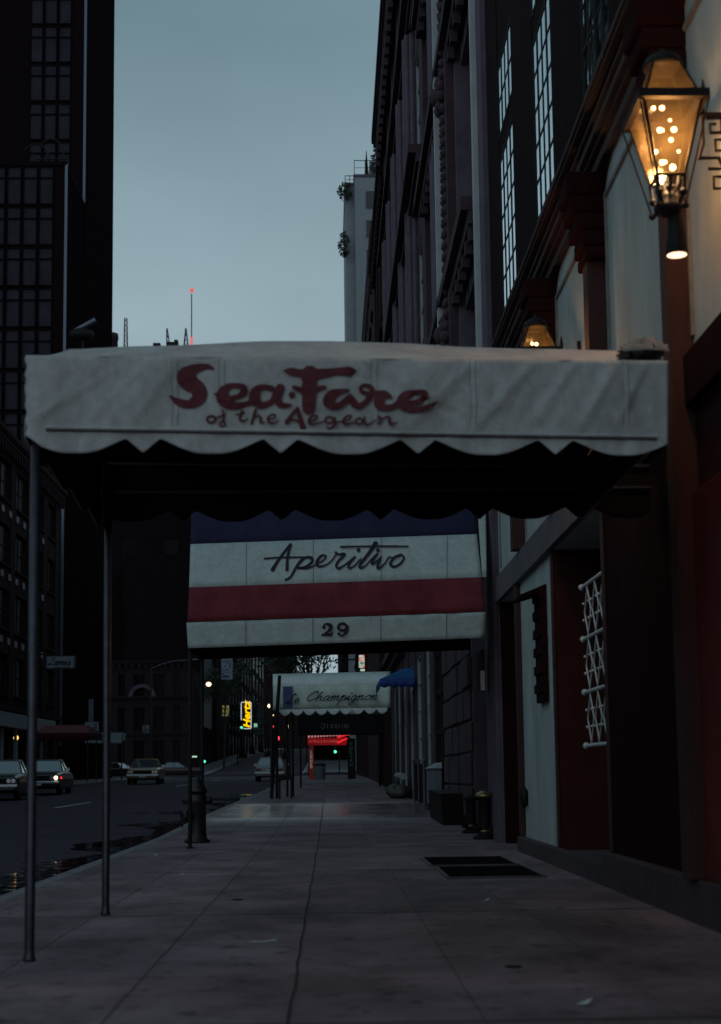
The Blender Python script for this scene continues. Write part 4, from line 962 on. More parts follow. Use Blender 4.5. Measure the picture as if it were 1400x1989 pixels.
def tower_windows(D, x_right, ncol, z_top, nfl, pitch, fl):
    for c in range(ncol):
        for k in range(nfl):
            u1 = x_right-c*pitch; u0 = u1-pitch*.78; z1 = z_top-k*fl
            m = MB(); wd = .05
            for (a_, b_, c_, d_) in ((u0-wd,u0,z1-fl*.93,z1+.03),(u1,u1+wd,z1-fl*.93,z1+.03)): m.box(a_, b_, D-.12, D-.002, c_, d_)
            m.box(u0, u1, D-.12, D-.002, z1-.02, z1+.03); m.box(u0, u1, D-.12, D-.002, z1-fl*.29, z1-fl*.25); m.box(u0, u1, D-.12, D-.002, z1-fl*.93, z1-fl*.9)
            wn = m.build('window', M_tower, t)
            m = MB(); m.quad((u0,D-.03,z1-fl*.25),(u1,D-.03,z1-fl*.25),(u1,D-.03,z1-.02),(u0,D-.03,z1-.02)); m.quad((u0,D-.03,z1-fl*.9),(u1,D-.03,z1-fl*.9),(u1,D-.03,z1-fl*.29),(u0,D-.03,z1-fl*.29)); m.build('pane', M_tglass, wn)
xr1 = P(101,500,DT1).x; xr2 = P(136,200,DT2).x
tower_windows(DT1, xr1, 4, P(50,326,DT1).z, 9, 1.11, 2.92)
tower_windows(DT2, xr2, 3, P(90,-20,DT2).z, 6, 1.06, 3.05)
tower_windows(DT2, xr2, 3, P(90,-20,DT2).z+3*3.05, 3, 1.06, 3.05)
# roof hoops and ladder on the setback
m = MB()
for xx, h in ((P(98,290,DT1).x, 2.3), (P(68,290,DT1).x, 1.9)):
    pts = [(xx+.9*math.cos(a)-.2, DT1+1.2, ztp+.3+h*.4+h*.55*math.sin(a)) for a in [i*math.pi/10 for i in range(0,9)]]
    m.tube([(pts[0][0]+.25,DT1+1.2,ztp+.1)]+pts, .07, 6)
m.tube([(TX-2.3,DT1+1,ztp+.9),(TX,DT1+1,ztp+.9)], .05, 5)
m.build('davit_arms', M_iron, t)
# floodlight on a mast
t = thing('roof_floodlight', 'dark floodlight head with pale rim on a mast above the canopy left end', 'floodlight', P(165,900,96))
m = MB(); a = P(138,646,96); b = P(186,622,96); m.tube([a, a.lerp(b,.35), b], [.1,.16,.2], 10); m.build('rim', M_edge, t)
m = MB(); c = P(158,650,96); m.sphere(c, .85, 14, (1,.6,.5)); m.build('housing', M_iron, t)
m = MB(); m.tube([P(160,655,96), P(163,905,96)], .1, 6); m.build('mast', M_iron, t)
# skyline
def skymass(nm, label, x0, x1, ytop_, Y, mt=M_brickdark, dp=20):
    a = P(x0, ytop_, Y); b = P(x1, ytop_, Y)
    t = thing(nm, label, 'building', (a.x, Y, zs(Y)))
    m = MB(); m.box(a.x, b.x, Y, Y+dp, 0, a.z); m.build('wall', mt, t)
    m = MB(); m.box(a.x-.3, b.x+.3, Y-.3, Y+dp, a.z+.01, a.z+1.2); m.build('parapet', mt, t)
    n = max(2, int((b.x-a.x)/6)); fl = int(min(8, a.z/8))
    for i in range(n):
        for k in range(fl):
            xx = a.x+(b.x-a.x)*(i+.5)/n; z_ = a.z-6-k*a.z/ (fl+1)*.9
            m = MB(); m.box(xx-.9, xx+.9, Y-.06, Y-.01, z_, z_+2.4); m.build('window', M_gl2, t)
    return t
skymass('office_block', 'far dark office block whose rooftop masts show above the canopy', 196, 408, 692, 420)
skymass('office_block', 'dark brown block rising behind the arched stone building', 214, 372, 905, 190, mat('soot_brick_far', (.016,.009,.011), 1, .3, 2, spec=.05))
ZR = P(300, 690, 420).z
def lattice(label, x0, x1, xt0, xt1, yt, nseg):
    Y = 423.0; zt_ = P(x0, yt, Y).z; a, b, c, d = P(x0,690,Y).x, P(x1,690,Y).x, P(xt0,690,Y).x, P(xt1,690,Y).x
    t = thing('lattice_mast', label, 'mast', ((a+b)/2, Y, ZR), 'rooftop lattice masts')
    m = MB(); w2 = (b-a)
    for yy in (0, w2): m.tube([(a,Y+yy,ZR-1),(c,Y+yy*.4,zt_)], .12, 4); m.tube([(b,Y+yy,ZR-1),(d,Y+yy*.4,zt_)], .12, 4)
    m.build('legs', M_iron, t); m = MB()
    for i in range(nseg):
        f0, f1 = i/nseg, (i+1)/nseg; l0, r0, l1, r1 = a+(c-a)*f0, b+(d-b)*f0, a+(c-a)*f1, b+(d-b)*f1; z0, z1 = ZR+(zt_-ZR)*f0, ZR+(zt_-ZR)*f1
        m.tube([(l0,Y,z0),(r1,Y,z1)], .07, 4); m.tube([(r0,Y,z0),(l1,Y,z1)], .07, 4); m.tube([(l1,Y,z1),(r1,Y,z1)], .07, 4)
    m.build('bracing', M_iron, t)
lattice('slim straight lattice mast left of the others above the canopy', 240, 247.5, 241.3, 246, 618, 8)
lattice('short leaning pointed lattice mast on a dark block', 323, 334, 323.5, 324.5, 638, 5)
lattice('bushy pointed lattice mast just left of the red starred flagpole', 354, 368, 360, 361.2, 638, 6)
t = thing('roof_tank', 'water tank with railing on the roof at the black tower edge', 'water tank', P(214,690,300))
c = P(216,672,300); m = MB(); m.lathe((c.x,300,c.z-8), [(1.35,0),(1.35,9.2),(1.5,9.3),(1.4,10.5),(.3,10.6)], 14); m.build('tank', M_brickd2, t)
m = MB(); a = P(211,657,300); b = P(222,646,300)
for x in (a.x, (a.x+b.x)/2, b.x): m.tube([(x,300,a.z-.5),(x,300,b.z)], .08, 4)
m.tube([(a.x,300,b.z),(b.x,300,b.z)], .08, 4); m.tube([(a.x,300,(a.z+b.z)/2),(b.x,300,(a.z+b.z)/2)], .06, 4); m.build('railing', M_iron, t)
t = thing('roof_housing', 'small dark roof box on stilts, left of the pointed masts', 'roof box', P(303,690,421))
m = MB(); a = P(297,671,421); b = P(311,666,421); m.box(a.x, b.x, 421, 423, a.z, b.z)
m.build('box', M_iron, t); m = MB(); m.box(a.x,a.x+.3,421,421.3,ZR,a.z); m.box(b.x-.3,b.x,421,421.3,ZR,a.z); m.build('stilts', M_iron, t)
t = thing('roof_housing', 'dark machine housing at the foot of the leaning pointed mast', 'roof box', P(335,690,421))
m = MB(); a = P(323,690,421); b = P(345,664,421); m.box(a.x, b.x, 421, 424, a.z-1, b.z); a2 = P(338,690,421); b2 = P(345,660,421); m.box(a2.x, b2.x, 420.9, 423.9, b.z+.01, b2.z); m.build('housing', M_iron, t)
t = thing('beacon_mast', 'thin mast topped by a red lit star, lower part lit red', 'mast', P(372,690,420.5))
m = MB(); m.tube([P(372,655,420.5), P(372,571,420.5)], .17, 6); m.build('pole', mat('mast_grey', (.12,.12,.14), .6), t)
starm = emis('red_beacon', (1,.10,.07), .75)
m = MB(); c = P(372.5,564,420.5)
for k in range(8):
    an = k*math.pi/4; L_ = .95 if k % 2 else .5; m.tube([c, c+Vector((math.cos(an)*L_,0,math.sin(an)*L_))], [.3,.06], 6)
m.sphere(c, .42); m.build('star_beacon', starm, t)
m = MB()
for i in range(9): z_ = P(372,655,420.5).z-i*.42; m.box(P(369.6,600,420.5).x, P(374.6,600,420.5).x, 420.2, 420.6, z_-.2, z_)
m.build('lit_base', starm, t)

# arched stone building beyond the avenue and the street beyond
t = thing('stone_building', 'brownstone corner building with arched window beyond the avenue at left', 'building', (-23,165,1.2))
fr = FF(165.0); xa, xb = P(212,1400,165).x, P(366,1400,165).x
facade(t, fr, xa, xb, 1.4, P(300,1292,165).z, 4, 3, mat('sooty_brownstone', (.042,.026,.032), 1, .3, 2, .5, 8, spec=.05), M_brickd2, M_gl2, .9, depth=18, cornice=(.4,.5), first=4.4, fh=3.6, sp=1.0, belts=((5.3,.3,.2),(9.3,.3,.3)))
m = MB(); c = P(276,1355,164.9)
for i in range(12):
    a0, a1 = i*math.pi/12, (i+1)*math.pi/12
    m.add([c+Vector((math.cos(a)*r,0,math.sin(a)*r)) for a, r in ((a0,1.1),(a0,1.5),(a1,1.5),(a1,1.1))]+[c+Vector((math.cos(a)*r,-.15,math.sin(a)*r)) for a, r in ((a0,1.1),(a0,1.5),(a1,1.5),(a1,1.1))], [(0,1,2,3),(4,7,6,5),(0,4,5,1),(1,5,6,2),(2,6,7,3),(3,7,4,0)])
m.build('window_arch', M_stone, t)
lab = ['dark row building with pale upper strip behind the yellow sign', 'narrow dark brick row building above the uphill sidewalk', 'dark row building beside the yellow neon sign', 'brown row building beyond the neon sign', 'last dark row building up the hill on the left']
yy = 183
for i, (ln, h, mt) in enumerate(((30,26,MATS['soot_brick_far']),(26,22,M_stone2),(34,30,M_brickdark),(40,24,M_brickd2),(60,34,M_brickdark))):
    t = thing('row_building', lab[i], 'building', (-15.8,yy,zs(yy)))
    facade(t, LF(-15.8), yy, yy+ln-.2, zs(yy), zs(yy)+h, 4, 4, mt, M_stone2, M_gl2, 1.2, cornice=(.4,.7), first=4.4, fh=4.2)
    if i == 0:
        m = MB(); LF(-15.8).box(m, yy+3, yy+19, .002, .12, 7, 17); m.build('pale_cladding', mat('pale_cladding', (.2,.23,.28), .7, .2, 1), t)
    yy += ln
yy = 187.2
labr = ['dark building rising beyond the pale tower on the right', 'far brown building up the hill on the right']
for i, (ln, h, mt) in enumerate(((60,36,M_brickdark),(90,28,M_brickd2))):
    t = thing('row_building', labr[i], 'building', (2.6,yy,zs(yy)))
    facade(t, RF(2.6), yy, yy+ln-.3, zs(yy), zs(yy)+h, 5, 4, mt, M_stone2, M_gl2, 1.2, cornice=(.4,.7), first=4.4, fh=4.2); yy += ln
skymass('far_block', 'low far block closing the street at the hill top', 440, 566, 1262, 460)
skymass('far_block', 'far block seen behind the illuminated red and white sign', 656, 730, 1240, 465)
t = thing('far_block', 'far low wall of buildings across the hill top between the two sides', 'building', (-8,455,10))
m = MB(); a = P(500,1322,455); b = P(760,1322,455); m.box(a.x, b.x, 455, 470, 0, a.z); m.build('wall', M_brickdark, t)

t = thing('hill_filler', 'added dark box-like shed over the uphill sidewalk seen through the red canopy', 'filler', (0,206,zs(206)))  # added dark mass, hides the pale hill slope behind it
z0 = zs(206)
m = MB(); m.box(-3.2, 2.4, 206, 228, z0+2.9, z0+4.6); m.build('top_mass', M_brickdark, t)
for x in (-3.1, -1.3, .5, 2.2):
    m = MB(); m.box(x-.07, x+.07, 206, 206.14, z0-.2, z0+2.89); m.build('post', M_iron, t)
m = MB(); m.box(-2.9, 2.3, 226, 226.1, z0, z0+2.89); m.build('back_filler', M_brickdark, t)
# ---------------- trees
def tree(label, x, Y, h, r, zc, n, seed, rx=1):
    rnd = random.Random(seed); b = Vector((x, Y, zs(Y))); t = thing('street_tree', label, 'tree', b, 'street trees')
    m = MB(); top = b+Vector((.2,0,h*.75)); m.tube([b, b+Vector((.05,0,h*.3)), top], [.16,.12,.05], 7)
    cl = []
    for i in range(16):
        an = rnd.uniform(0,6.28); rr = r*rnd.uniform(.3,1); c = b+Vector((math.cos(an)*rr*rx, math.sin(an)*rr, zc+rnd.uniform(-.6,.6)*r)); cl.append(c)
        s_ = b+Vector((.05,0,h*rnd.uniform(.28,.6))); m.tube([s_, (s_+c)/2+Vector((0,0,.3)), c], [.06,.035,.015], 5)
    m.build('trunk', M_bark, t)
    m = MB()
    for c in cl: leafclump(m, c, r*rnd.uniform(.3,.55), n//16, .36, (1,1,.75), rnd)
    m.build('crown', M_leaf, t)
tree('leafy street tree whose crown shows against the sky above Le Champignon canopy', P(600,1280,112).x, 112, 12.5, 3.6, 10.2, 2600, 3)
tree('second dark tree crown at right of the sky gap, above the canopy', P(560,1280,124).x, 124, 13, 3.6, 11.5, 2400, 5)
tree('dark street tree behind the yellow neon sign up the hill', -12.2, 222, 9, 2.4, 6.5, 1500, 8)
tree('bare looking dark tree in front of the far left row buildings', -12.2, 175, 13, 3.2, 10, 1600, 9)

# ================================================================== LANTERNS
amber = bpy.data.materials.new('amber_glass'); amber.use_nodes = True; n_ = amber.node_tree.nodes; l_ = amber.node_tree.links
trn = n_.new('ShaderNodeBsdfTranslucent'); trn.inputs[0].default_value = (.034,.022,.010,1)
tp = n_.new('ShaderNodeBsdfTransparent'); tp.inputs[0].default_value = (.85,.66,.40,1)
gl = n_.new('ShaderNodeBsdfGlossy'); gl.inputs['Roughness'].default_value = .15
m1 = n_.new('ShaderNodeMixShader'); m1.inputs[0].default_value = .62
tcn = n_.new('ShaderNodeTexCoord'); nn = n_.new('ShaderNodeTexNoise'); nn.inputs['Scale'].default_value = 9; nn.inputs['Detail'].default_value = 5; l_.new(tcn.outputs['Object'], nn.inputs['Vector'])
mrr = n_.new('ShaderNodeMapRange'); mrr.inputs[1].default_value = .3; mrr.inputs[2].default_value = .7; mrr.inputs[3].default_value = .35; mrr.inputs[4].default_value = .7; l_.new(nn.outputs['Fac'], mrr.inputs[0]); l_.new(mrr.outputs[0], m1.inputs[0])
l_.new(trn.outputs[0], m1.inputs[1]); l_.new(tp.outputs[0], m1.inputs[2])
m2 = n_.new('ShaderNodeMixShader'); m2.inputs[0].default_value = .06; l_.new(m1.outputs[0], m2.inputs[1]); l_.new(gl.outputs[0], m2.inputs[2]); l_.new(m2.outputs[0], n_['Material Output'].inputs[0])
bulbm = emis('bulb_glow', (1,.66,.36), 45)
downm = emis('downlight_glow', (1,.68,.42), 2.2)
LX, LY = P(1306,190,7.44).x, 7.62
zE = P(1300, 187, 7.44).z; zB = P(1312, 337, 7.53).z; zC = P(1292, 112, 7.5).z
t = thing('wall_lantern', 'large amber glass lantern on scrolled iron bracket, glowing bulbs, nearest the camera', 'lantern', (LX,LY,zB), 'wall lanterns')
hx, hy, bx_, by_ = .150, .185, .072, .085
m = MB()
def pane(zb2, zt2, ax, ay, cx_, cy_):
    lo = [(LX-ax,LY-ay,zb2),(LX+ax,LY-ay,zb2),(LX+ax,LY+ay,zb2),(LX-ax,LY+ay,zb2)]; hi = [(LX-cx_,LY-cy_,zt2),(LX+cx_,LY-cy_,zt2),(LX+cx_,LY+cy_,zt2),(LX-cx_,LY+cy_,zt2)]
    return lo, hi
lo, hi = pane(zB, zE-.02, bx_, by_, hx, hy)
for i in range(4):
    j = (i+1)%4; m = MB(); m.quad(lo[i], lo[j], hi[j], hi[i]); m.build('glass_pane', amber, t)
lo2, hi2 = pane(zE+.03, zC, hx-.01, hy-.015, .07, .085)
for i in range(4):
    j = (i+1)%4; m = MB(); m.quad(lo2[i], lo2[j], hi2[j], hi2[i]); m.build('roof_pane', amber, t)
m = MB()
for i in range(4):
    j = (i+1)%4; m.tube([lo[i], hi[i]], .0085, 6); m.tube([lo2[i], hi2[i]], .0075, 6); m.tube([lo[i], lo[j]], .009, 6); m.tube([hi2[i], hi2[j]], .010, 6)
e0 = .055
for i in range(4):
    j = (i+1)%4; a, b = Vector(hi[i]), Vector(hi[j]); c = Vector((LX,LY,a.z)); a2 = a+(a-c).normalized()*e0; b2 = b+(b-c).normalized()*e0; u = Vector((0,0,.045))
    m.hexa([a*1, b*1, b2, a2, a+u, b+u, b2+u, a2+u])
m.build('frame', M_iron, t)
m = MB(); m.lathe((LX,LY,zC), [(.105,-.005),(.11,.01),(.10,.03),(.085,.055),(.05,.075),(.02,.085),(.018,.1),(.004,.112)], 12); m.build('cap', M_iron, t)
m = MB()
for i in range(4):
    j = (i+1)%4; a, b = Vector(lo[i]), Vector(lo[j]); cc = Vector((LX,LY,zB-.17)); m.tube([a, a.lerp(cc,.55)+(a-Vector((LX,LY,a.z))).normalized()*.05, cc+(a-Vector((LX,LY,a.z))).normalized()*.05], .011, 6)
    mid = (a+b)/2; m.sphere(a.lerp(cc,.55)+(a-Vector((LX,LY,a.z))).normalized()*.05, .022, 8); m.tube([mid, mid.lerp(cc,.5)+Vector((0,0,.02)), cc], .009, 6)
    oc = Vector(hi[i])+(Vector(hi[i])-Vector((LX,LY,hi[i][2]))).normalized()*.05; oe = cc+(Vector(hi[i])-Vector((LX,LY,hi[i][2]))).normalized()*.11+Vector((0,0,-.0)); m.tube([oc, oe], .005, 5); m.sphere(oe, .02, 8); m.tube([oe, cc], .008, 5)
m.lathe((LX,LY,zB-.20), [(.03,0),(.075,.02),(.08,.05),(.045,.07),(.05,.10),(.03,.13)], 14)
m.build('crown_cradle', M_iron, t)
m = MB(); m.lathe((LX+.035,LY,zB-.41), [(.058,0),(.06,.01),(.048,.12),(.042,.2),(.03,.22)], 16); dl = m.build('downlight', M_iron, t)
m = MB(); m.lathe((LX+.035,LY,zB-.412), [(.052,0),(.052,.001)], 16); m.build('lens', downm, dl)
# bracket
m = MB()
def sq_scroll(cx_, cz, s_, fl=1, y=LY):
    pts = [(0,0),(s_,0),(s_,-s_),(.25*s_,-s_),(.25*s_,-.4*s_),(.65*s_,-.4*s_)]
    m.tube([(cx_+fl*a, y, cz+b) for a, b in pts], .010, 5)
zb0 = zE-.02
m.tube([(LX+hx+.02,LY,zb0),(WX,LY,zb0)], .014, 6); m.tube([(LX+hx+.05,LY,zb0),(LX+hx+.05,LY,zb0-.16),(LX+hx+.02,LY,zb0-.25)], .009, 5)
m.tube([(LX+hx+.03,LY,zb0-.24),(LX+.28,LY,zb0-.24),(LX+.32,LY,zb0-.36),(WX,LY,zb0-.36)], .011, 5)
sq_scroll(LX+hx+.07, zb0-.02, .08); sq_scroll(LX+.24, zb0-.10, .10); sq_scroll(LX+.22, zb0-.30, .11); sq_scroll(LX+.36, zb0-.02, .09)
m.tube([(WX-.02,LY,zb0+.15),(WX-.02,LY,zb0-.6)], .018, 6)
m.tube([(LX+hx+.055,LY,zb0),(LX+hx+.055,LY,zb0+.07),(LX+hx+.06,LY,zb0+.12),(LX+hx+.06,LY,zb0+.2)], [.009,.009,.018,.002], 6)
m.build('bracket', M_iron, t)
for (dx, dy, dz, r) in ((-.03,-.02,.09,.010),(.03,.0,.07,.012),(-.05,.03,.17,.008),(.02,-.03,.21,.008),(-.02,.05,.30,.010),(.05,.02,.29,.010),(-.06,0,.40,.008),(-.01,.02,.41,.010),(.01,.07,.13,.006),(.06,-.02,.15,.005),(-.03,-.06,.25,.005),(.04,.06,.36,.005),(-.035,-.02,.49,.009),(.0,-.02,.485,.010)):  # last two spheres are glints: reflections in the roof panes
    m = MB(); m.sphere((LX+dx,LY+dy,zB+dz), r*1.35, 8); m.build('bulb_and_glint', bulbm, t)
def lantern_light(loc, e):
    l = bpy.data.lights.new('lantern_glow', 'POINT'); l.energy = e; l.color = (1,.58,.26); l.shadow_soft_size = .045
    o = bpy.data.objects.new('lantern_glow', l); COL.objects.link(o); o.location = loc
    s = bpy.data.lights.new('lantern_downlight', 'SPOT'); s.energy = 1.6; s.color = (1,.6,.35); s.spot_size = math.radians(70); s.shadow_soft_size = .04; s.spot_blend = .6
    o2 = bpy.data.objects.new('lantern_downlight', s); COL.objects.link(o2); o2.location = (loc[0]+.035, loc[1], zB-.43)
lantern_light((LX, LY, zB+.2), 40.0)
LX2 = P(1043,683,12.0).x
copy_tree(t, (LX2,12.05,zB-.09), 'amber glass lantern half hidden behind the Sea-Fare canopy top', 'wall lanterns')
lantern_light((LX2, 12.05, zB+.11), 32)

# ================================================================== STREET FURNITURE
# hydrant
hxx = P(383,1628,20.3).x; HY = 20.3
t = thing('fire_hydrant', 'black fire hydrant on the sidewalk behind the Aperitivo canopy pole', 'hydrant', (hxx,HY,0))
hm = mat('hydrant_black', (.016,.012,.014), .5, .3, 8)
m = MB(); m.lathe((hxx,HY,0), [(.17,0),(.17,.03),(.135,.05),(.12,.12),(.115,.5),(.14,.53),(.14,.57),(.115,.6),(.115,.66)], 20); m.build('barrel', hm, t)
m = MB(); m.lathe((hxx,HY,.66), [(.135,0),(.135,.03),(.115,.06),(.08,.13),(.035,.17),(.03,.22),(.0,.222)], 18); m.build('bonnet', hm, t)
for sx in (-1, 1):
    m = MB(); m.tube([(hxx+sx*.08,HY,.56),(hxx+sx*.19,HY,.56)], [.055,.055], 12); m.tube([(hxx+sx*.17,HY,.56),(hxx+sx*.2,HY,.56)], [.068,.05], 6); m.build('nozzle', hm, t)
m = MB(); m.tube([(hxx-.05,HY-.06,.36),(hxx-.17,HY-.14,.36)], [.07,.075], 12); m.tube([(hxx-.17,HY-.14,.36),(hxx-.19,HY-.155,.36)], [.085,.06], 6); m.tube([(hxx-.17,HY-.13,.3),(hxx-.19,HY-.14,.2)], .01, 5); m.build('steamer_nozzle', hm, t)
# standpipes
def standpipe(label, x, y, h, r, cap):
    t = thing('standpipe', label, 'standpipe', (x,y,zs(y)), 'standpipes by the doorway')
    m = MB(); m.lathe((x,y,zs(y)), [(r*1.7,0),(r*1.7,.03),(r*1.1,.06),(r*.95,.09),(r*.9,h-.06),(r,h-.04)], 18); m.build('pipe', M_iron, t)
    m = MB(); m.lathe((x,y,zs(y)+h-.045), [(r*1.35,0),(r*1.4,.02),(r*1.2,.045),(r*.6,.075),(0.001,.085)], 18); m.build('cap', cap, t)
    m = MB(); m.lathe((x,y,zs(y)+.09), [(r*1.05,0),(r*1.08,.02),(r*1.0,.03)], 18); m.build('collar', M_brass, t)
    for sx in (-1, 1):
        m = MB(); m.tube([(x+sx*r*.6,y-.03,zs(y)+h*.25),(x+sx*r*1.5,y-.1,zs(y)+h*.2)], [.03,.035], 8); m.build('inlet', M_iron, t)
standpipe('brass capped standpipe standing by the dark doorway, nearer one', P(942,1628,20.2).x, 20.2, .60, .095, M_brass)
standpipe('smaller dark standpipe behind the brass capped one', P(915,1605,22.2).x, 22.2, .52, .08, M_iron)
# utility cabinet and railings by the stone building
t = thing('utility_cabinet', 'grey stone-coloured cabinet with sloped lid at the wall base', 'cabinet', (1.95,30,zs(30)))
m = MB(); z0 = zs(30)
x0c = P(838,1500,30).x; x1c = P(866,1500,30).x
m.box(x0c, 2.2, 29.6, 31.6, z0+.15, z0+.86); m.build('box', mat('cabinet_grey', (.15,.15,.18), .7, .2, 4), t, bevel=.01)
m = MB(); m.hexa([(x0c-.03,29.55,z0+.865),(2.2,29.55,z0+.865),(2.2,31.65,z0+.865),(x0c-.03,31.65,z0+.865),(x0c-.0,29.6,z0+.89),(2.2,29.6,z0+.98),(2.2,31.6,z0+.98),(x0c,31.6,z0+.89)]); m.build('lid', M_stonep, t)
for xx in (x0c+.03, x1c-.05):
    for yy2 in (29.65, 31.5): m = MB(); m.box(xx, xx+.05, yy2, yy2+.05, z0, z0+.149); m.build('leg', M_iron, t)
t = thing('area_railing', 'dark iron stair railing with pale posts along the stone building', 'railing', (1.75,33,zs(33)))
for yy2 in (32.3, 34.2, 36.2): m = MB(); x = 2.02; m.tube([(x,yy2,zs(yy2)),(x,yy2,zs(yy2)+1.0)], .03, 7); m.sphere((x,yy2,zs(yy2)+1.02), .05, 8); m.build('post', M_stone, t)
m = MB()
for h in (.35,.95): m.tube([(2.02,32.3,zs(32)+h),(2.02,36.2,zs(36)+h)], .018, 6)
for q in range(20): yy2 = 32.4+q*.19; m.tube([(2.02,yy2,zs(yy2)+.1),(2.02,yy2,zs(yy2)+.95)], .009, 5)
m.build('bars', M_iron, t)
t = thing('door_planter', 'dark square planter by the stone pier', 'planter', (2.0,25.8,zs(26)))
m = MB(); m.hexa([(1.83,24.6,0),(2.19,24.6,0),(2.19,27.6,.05),(1.83,27.6,.05),(1.80,24.55,.55),(2.19,24.55,.55),(2.19,27.65,.58),(1.80,27.65,.58)]); m.build('box', M_iron, t, bevel=.01)
for k, (x, y, r) in enumerate(((1.88,43,.26),(1.98,41.6,.24),(1.8,42.3,.2))):
    lbk = ('pale rubbish bag at the wall, farthest of the three','pale rubbish bag against the wall, nearest of the three','small pale rubbish bag between the two larger ones')[k]
    t = thing('rubbish_bag', lbk, 'bag', (x,y,zs(y)), 'rubbish bags by the wall')
    m = MB(); rows = []
    for i in range(9):
        th = math.pi*i/8; rows.append([(x+r*math.sin(th)*math.cos(a)*(1+.55*noise.noise(Vector((math.cos(a)*1.6,math.sin(a)*1.6+k*3,i*.5)))), y+r*1.2*math.sin(th)*math.sin(a)*(1+.55*noise.noise(Vector((math.cos(a)*1.6,math.sin(a)*1.6+k*3,i*.5+7)))), zs(y)+r*.75-r*.75*math.cos(th)+.05*noise.noise(Vector((a,i,k)))) for a in [q*2*math.pi/16 for q in range(17)]])
    m.grid(rows); m.build('bag', mat('bag_grey', (.07,.07,.065), .6, .4, 9, .4), t); m = MB(); m.tube([(x,y,zs(y)+r*1.42),(x+.03,y,zs(y)+r*1.7)], [.03,.05], 6); m.build('knot', mat('bag_grey', (.22,.24,.24)), t)
# pale column (awning rail roll) on wall
m = MB(); m.tube([(1.95,40.3,zs(40)+.62),(1.95,43.6,zs(40)+.64)], .09, 10); tag(m.build('rolled_mat', M_stonep, origin=(1.95,42,.8)), 'pale rolled cover lying on a ledge above the rubbish bags', 'roll')
# signs on the right wall
t = thing('wall_notice', 'small pale menu notice in a frame beside the dark doorway', 'notice', (2.1,20.1,2.5))
p = P(958,1305,20.0); q = P(968,1342,20.0)
m = MB(); RF(2.2).box(m, 19.75, 20.55, .145, .17, 2.0, 2.5); m.build('frame', M_iron, t)
m = MB(); m.box(2.0, 2.055, 19.745, 19.75, q.z, p.z); m.box(P(957,1300,19.7).x, P(969,1300,19.7).x, 19.70, 19.72, q.z, p.z); m.build('paper', M_white, t)
# sign over right pavement: illuminated
t = thing('lit_sign', 'illuminated red and white hanging sign above Le Champignon canopy', 'sign', P(707,1286,92))
for (xa_, ya_, xb_, yb_, mt) in ((697,1272,718,1276,'c'),(697,1277,718,1283,'r'),(697,1284,718,1292,'c'),(697,1293.5,718,1296,'c'),(700,1299,717,1303,'c')):
    m = MB(); a, b = P(xa_,yb_,92), P(xb_,ya_,92); m.box(a.x, b.x, 92, 92.3, a.z, b.z)
    sg = m.build('sign_panel', emis('sign_'+mt+str(ya_), (.62,.8,.62) if mt == 'c' else (.7,.25,.2), .62), t)
m = MB(); block(m, "TOWERS", 698.5, 1282.5, 4.6, .6, flatmap(92,.02), .72, False, .5); m.build('lettering', emis('cream_on_red', (.9,.8,.7), .6), t)
m = MB(); block(m, "PARKING", 698.5, 1291.3, 5.6, .7, flatmap(92,.02), .55, False, .38); m.build('lettering', mat('dark_letter', (.03,.02,.02), .6), t)
m = MB(); 
for yy_ in (1273.8, 1294.8): strokes(m, [[(707.5,yy_,4.4)]], flatmap(92,.03))
m.build('red_dot', emis('red_dot_lit', (.9,.03,.03), .8), t)
m = MB(); m.tube([P(730,1281,92.2), P(655,1281,92.2)], .05, 5); m.build('arm', M_iron, t)

# Larre's sign
DL = 86.0
t = thing('hanging_sign', "white blade sign lettered Larre's projecting from the dark brick building", 'sign', P(118,1300,DL), 'blade signs over the far sidewalk')
a, b = P(89,1299,DL), P(146,1273,DL); m = MB(); m.box(a.x, b.x, DL, DL+.3, a.z, b.z); sb = m.build('sign_box', mat('navy_frame', (.03,.035,.07), .6), t)
a, b = P(91,1297.5,DL), P(143.5,1275,DL); m = MB(); m.box(a.x, b.x, DL-.02, DL-.001, a.z, b.z); m.build('face', M_signw, sb)
m = MB(); strokes(m, cursive("Larre's", 93, 1291.5, 7.2, 1.7, .45, .92), flatmap(DL,.03)); m.build('lettering', M_inkpaint, sb)
m = MB(); block(m, "FRENCH CUISINE", 106, 1297, 2.6, .5, flatmap(DL,.03), .95, False, .6); m.build('lettering', M_inkpaint, sb)
m = MB(); m.tube([P(88,1272,DL+.15), P(60,1268,DL+.15)], .05, 5); m.tube([P(88,1298,DL+.15), P(60,1298,DL+.15)], .05, 5); m.build('bracket', M_iron, t)
# vertical blade signs
def plate(name, label, x0, y0, x1, y1, Y, mt, text=None, th=.2, cat='sign', tm=None, group=None, arm=None):
    a, b = P(x0,y1,Y), P(x1,y0,Y); t = thing(name, label, cat, ((a.x+b.x)/2,Y,a.z), group)
    m = MB(); m.box(a.x, b.x, Y, Y+th, a.z, b.z); pl = m.build('sign_box', mt, t)
    if text:
        m = MB(); text(m, Y); m.build('lettering', tm or M_inkpaint, pl)
    if arm: m = MB(); m.tube([P(*arm[0],Y+.1), P(*arm[1],Y+.1)], .05, 5); m.build('arm', M_iron, t)
    return t
plate('blade_sign', 'tall narrow pale sign above the red canopy across the street', 172, 1358, 180.5, 1401, 99, M_signpale, lambda m, Y: strokes(m, [[(173.5,1363,.8),(179.5,1360,.8)],[(173.5,1366,.8),(179.5,1363,.8)],[(178.5,1385,.7),(175,1392,.7),(179,1399,.7)]], flatmap(Y,.02)), arm=((160,1365),(172,1365)))
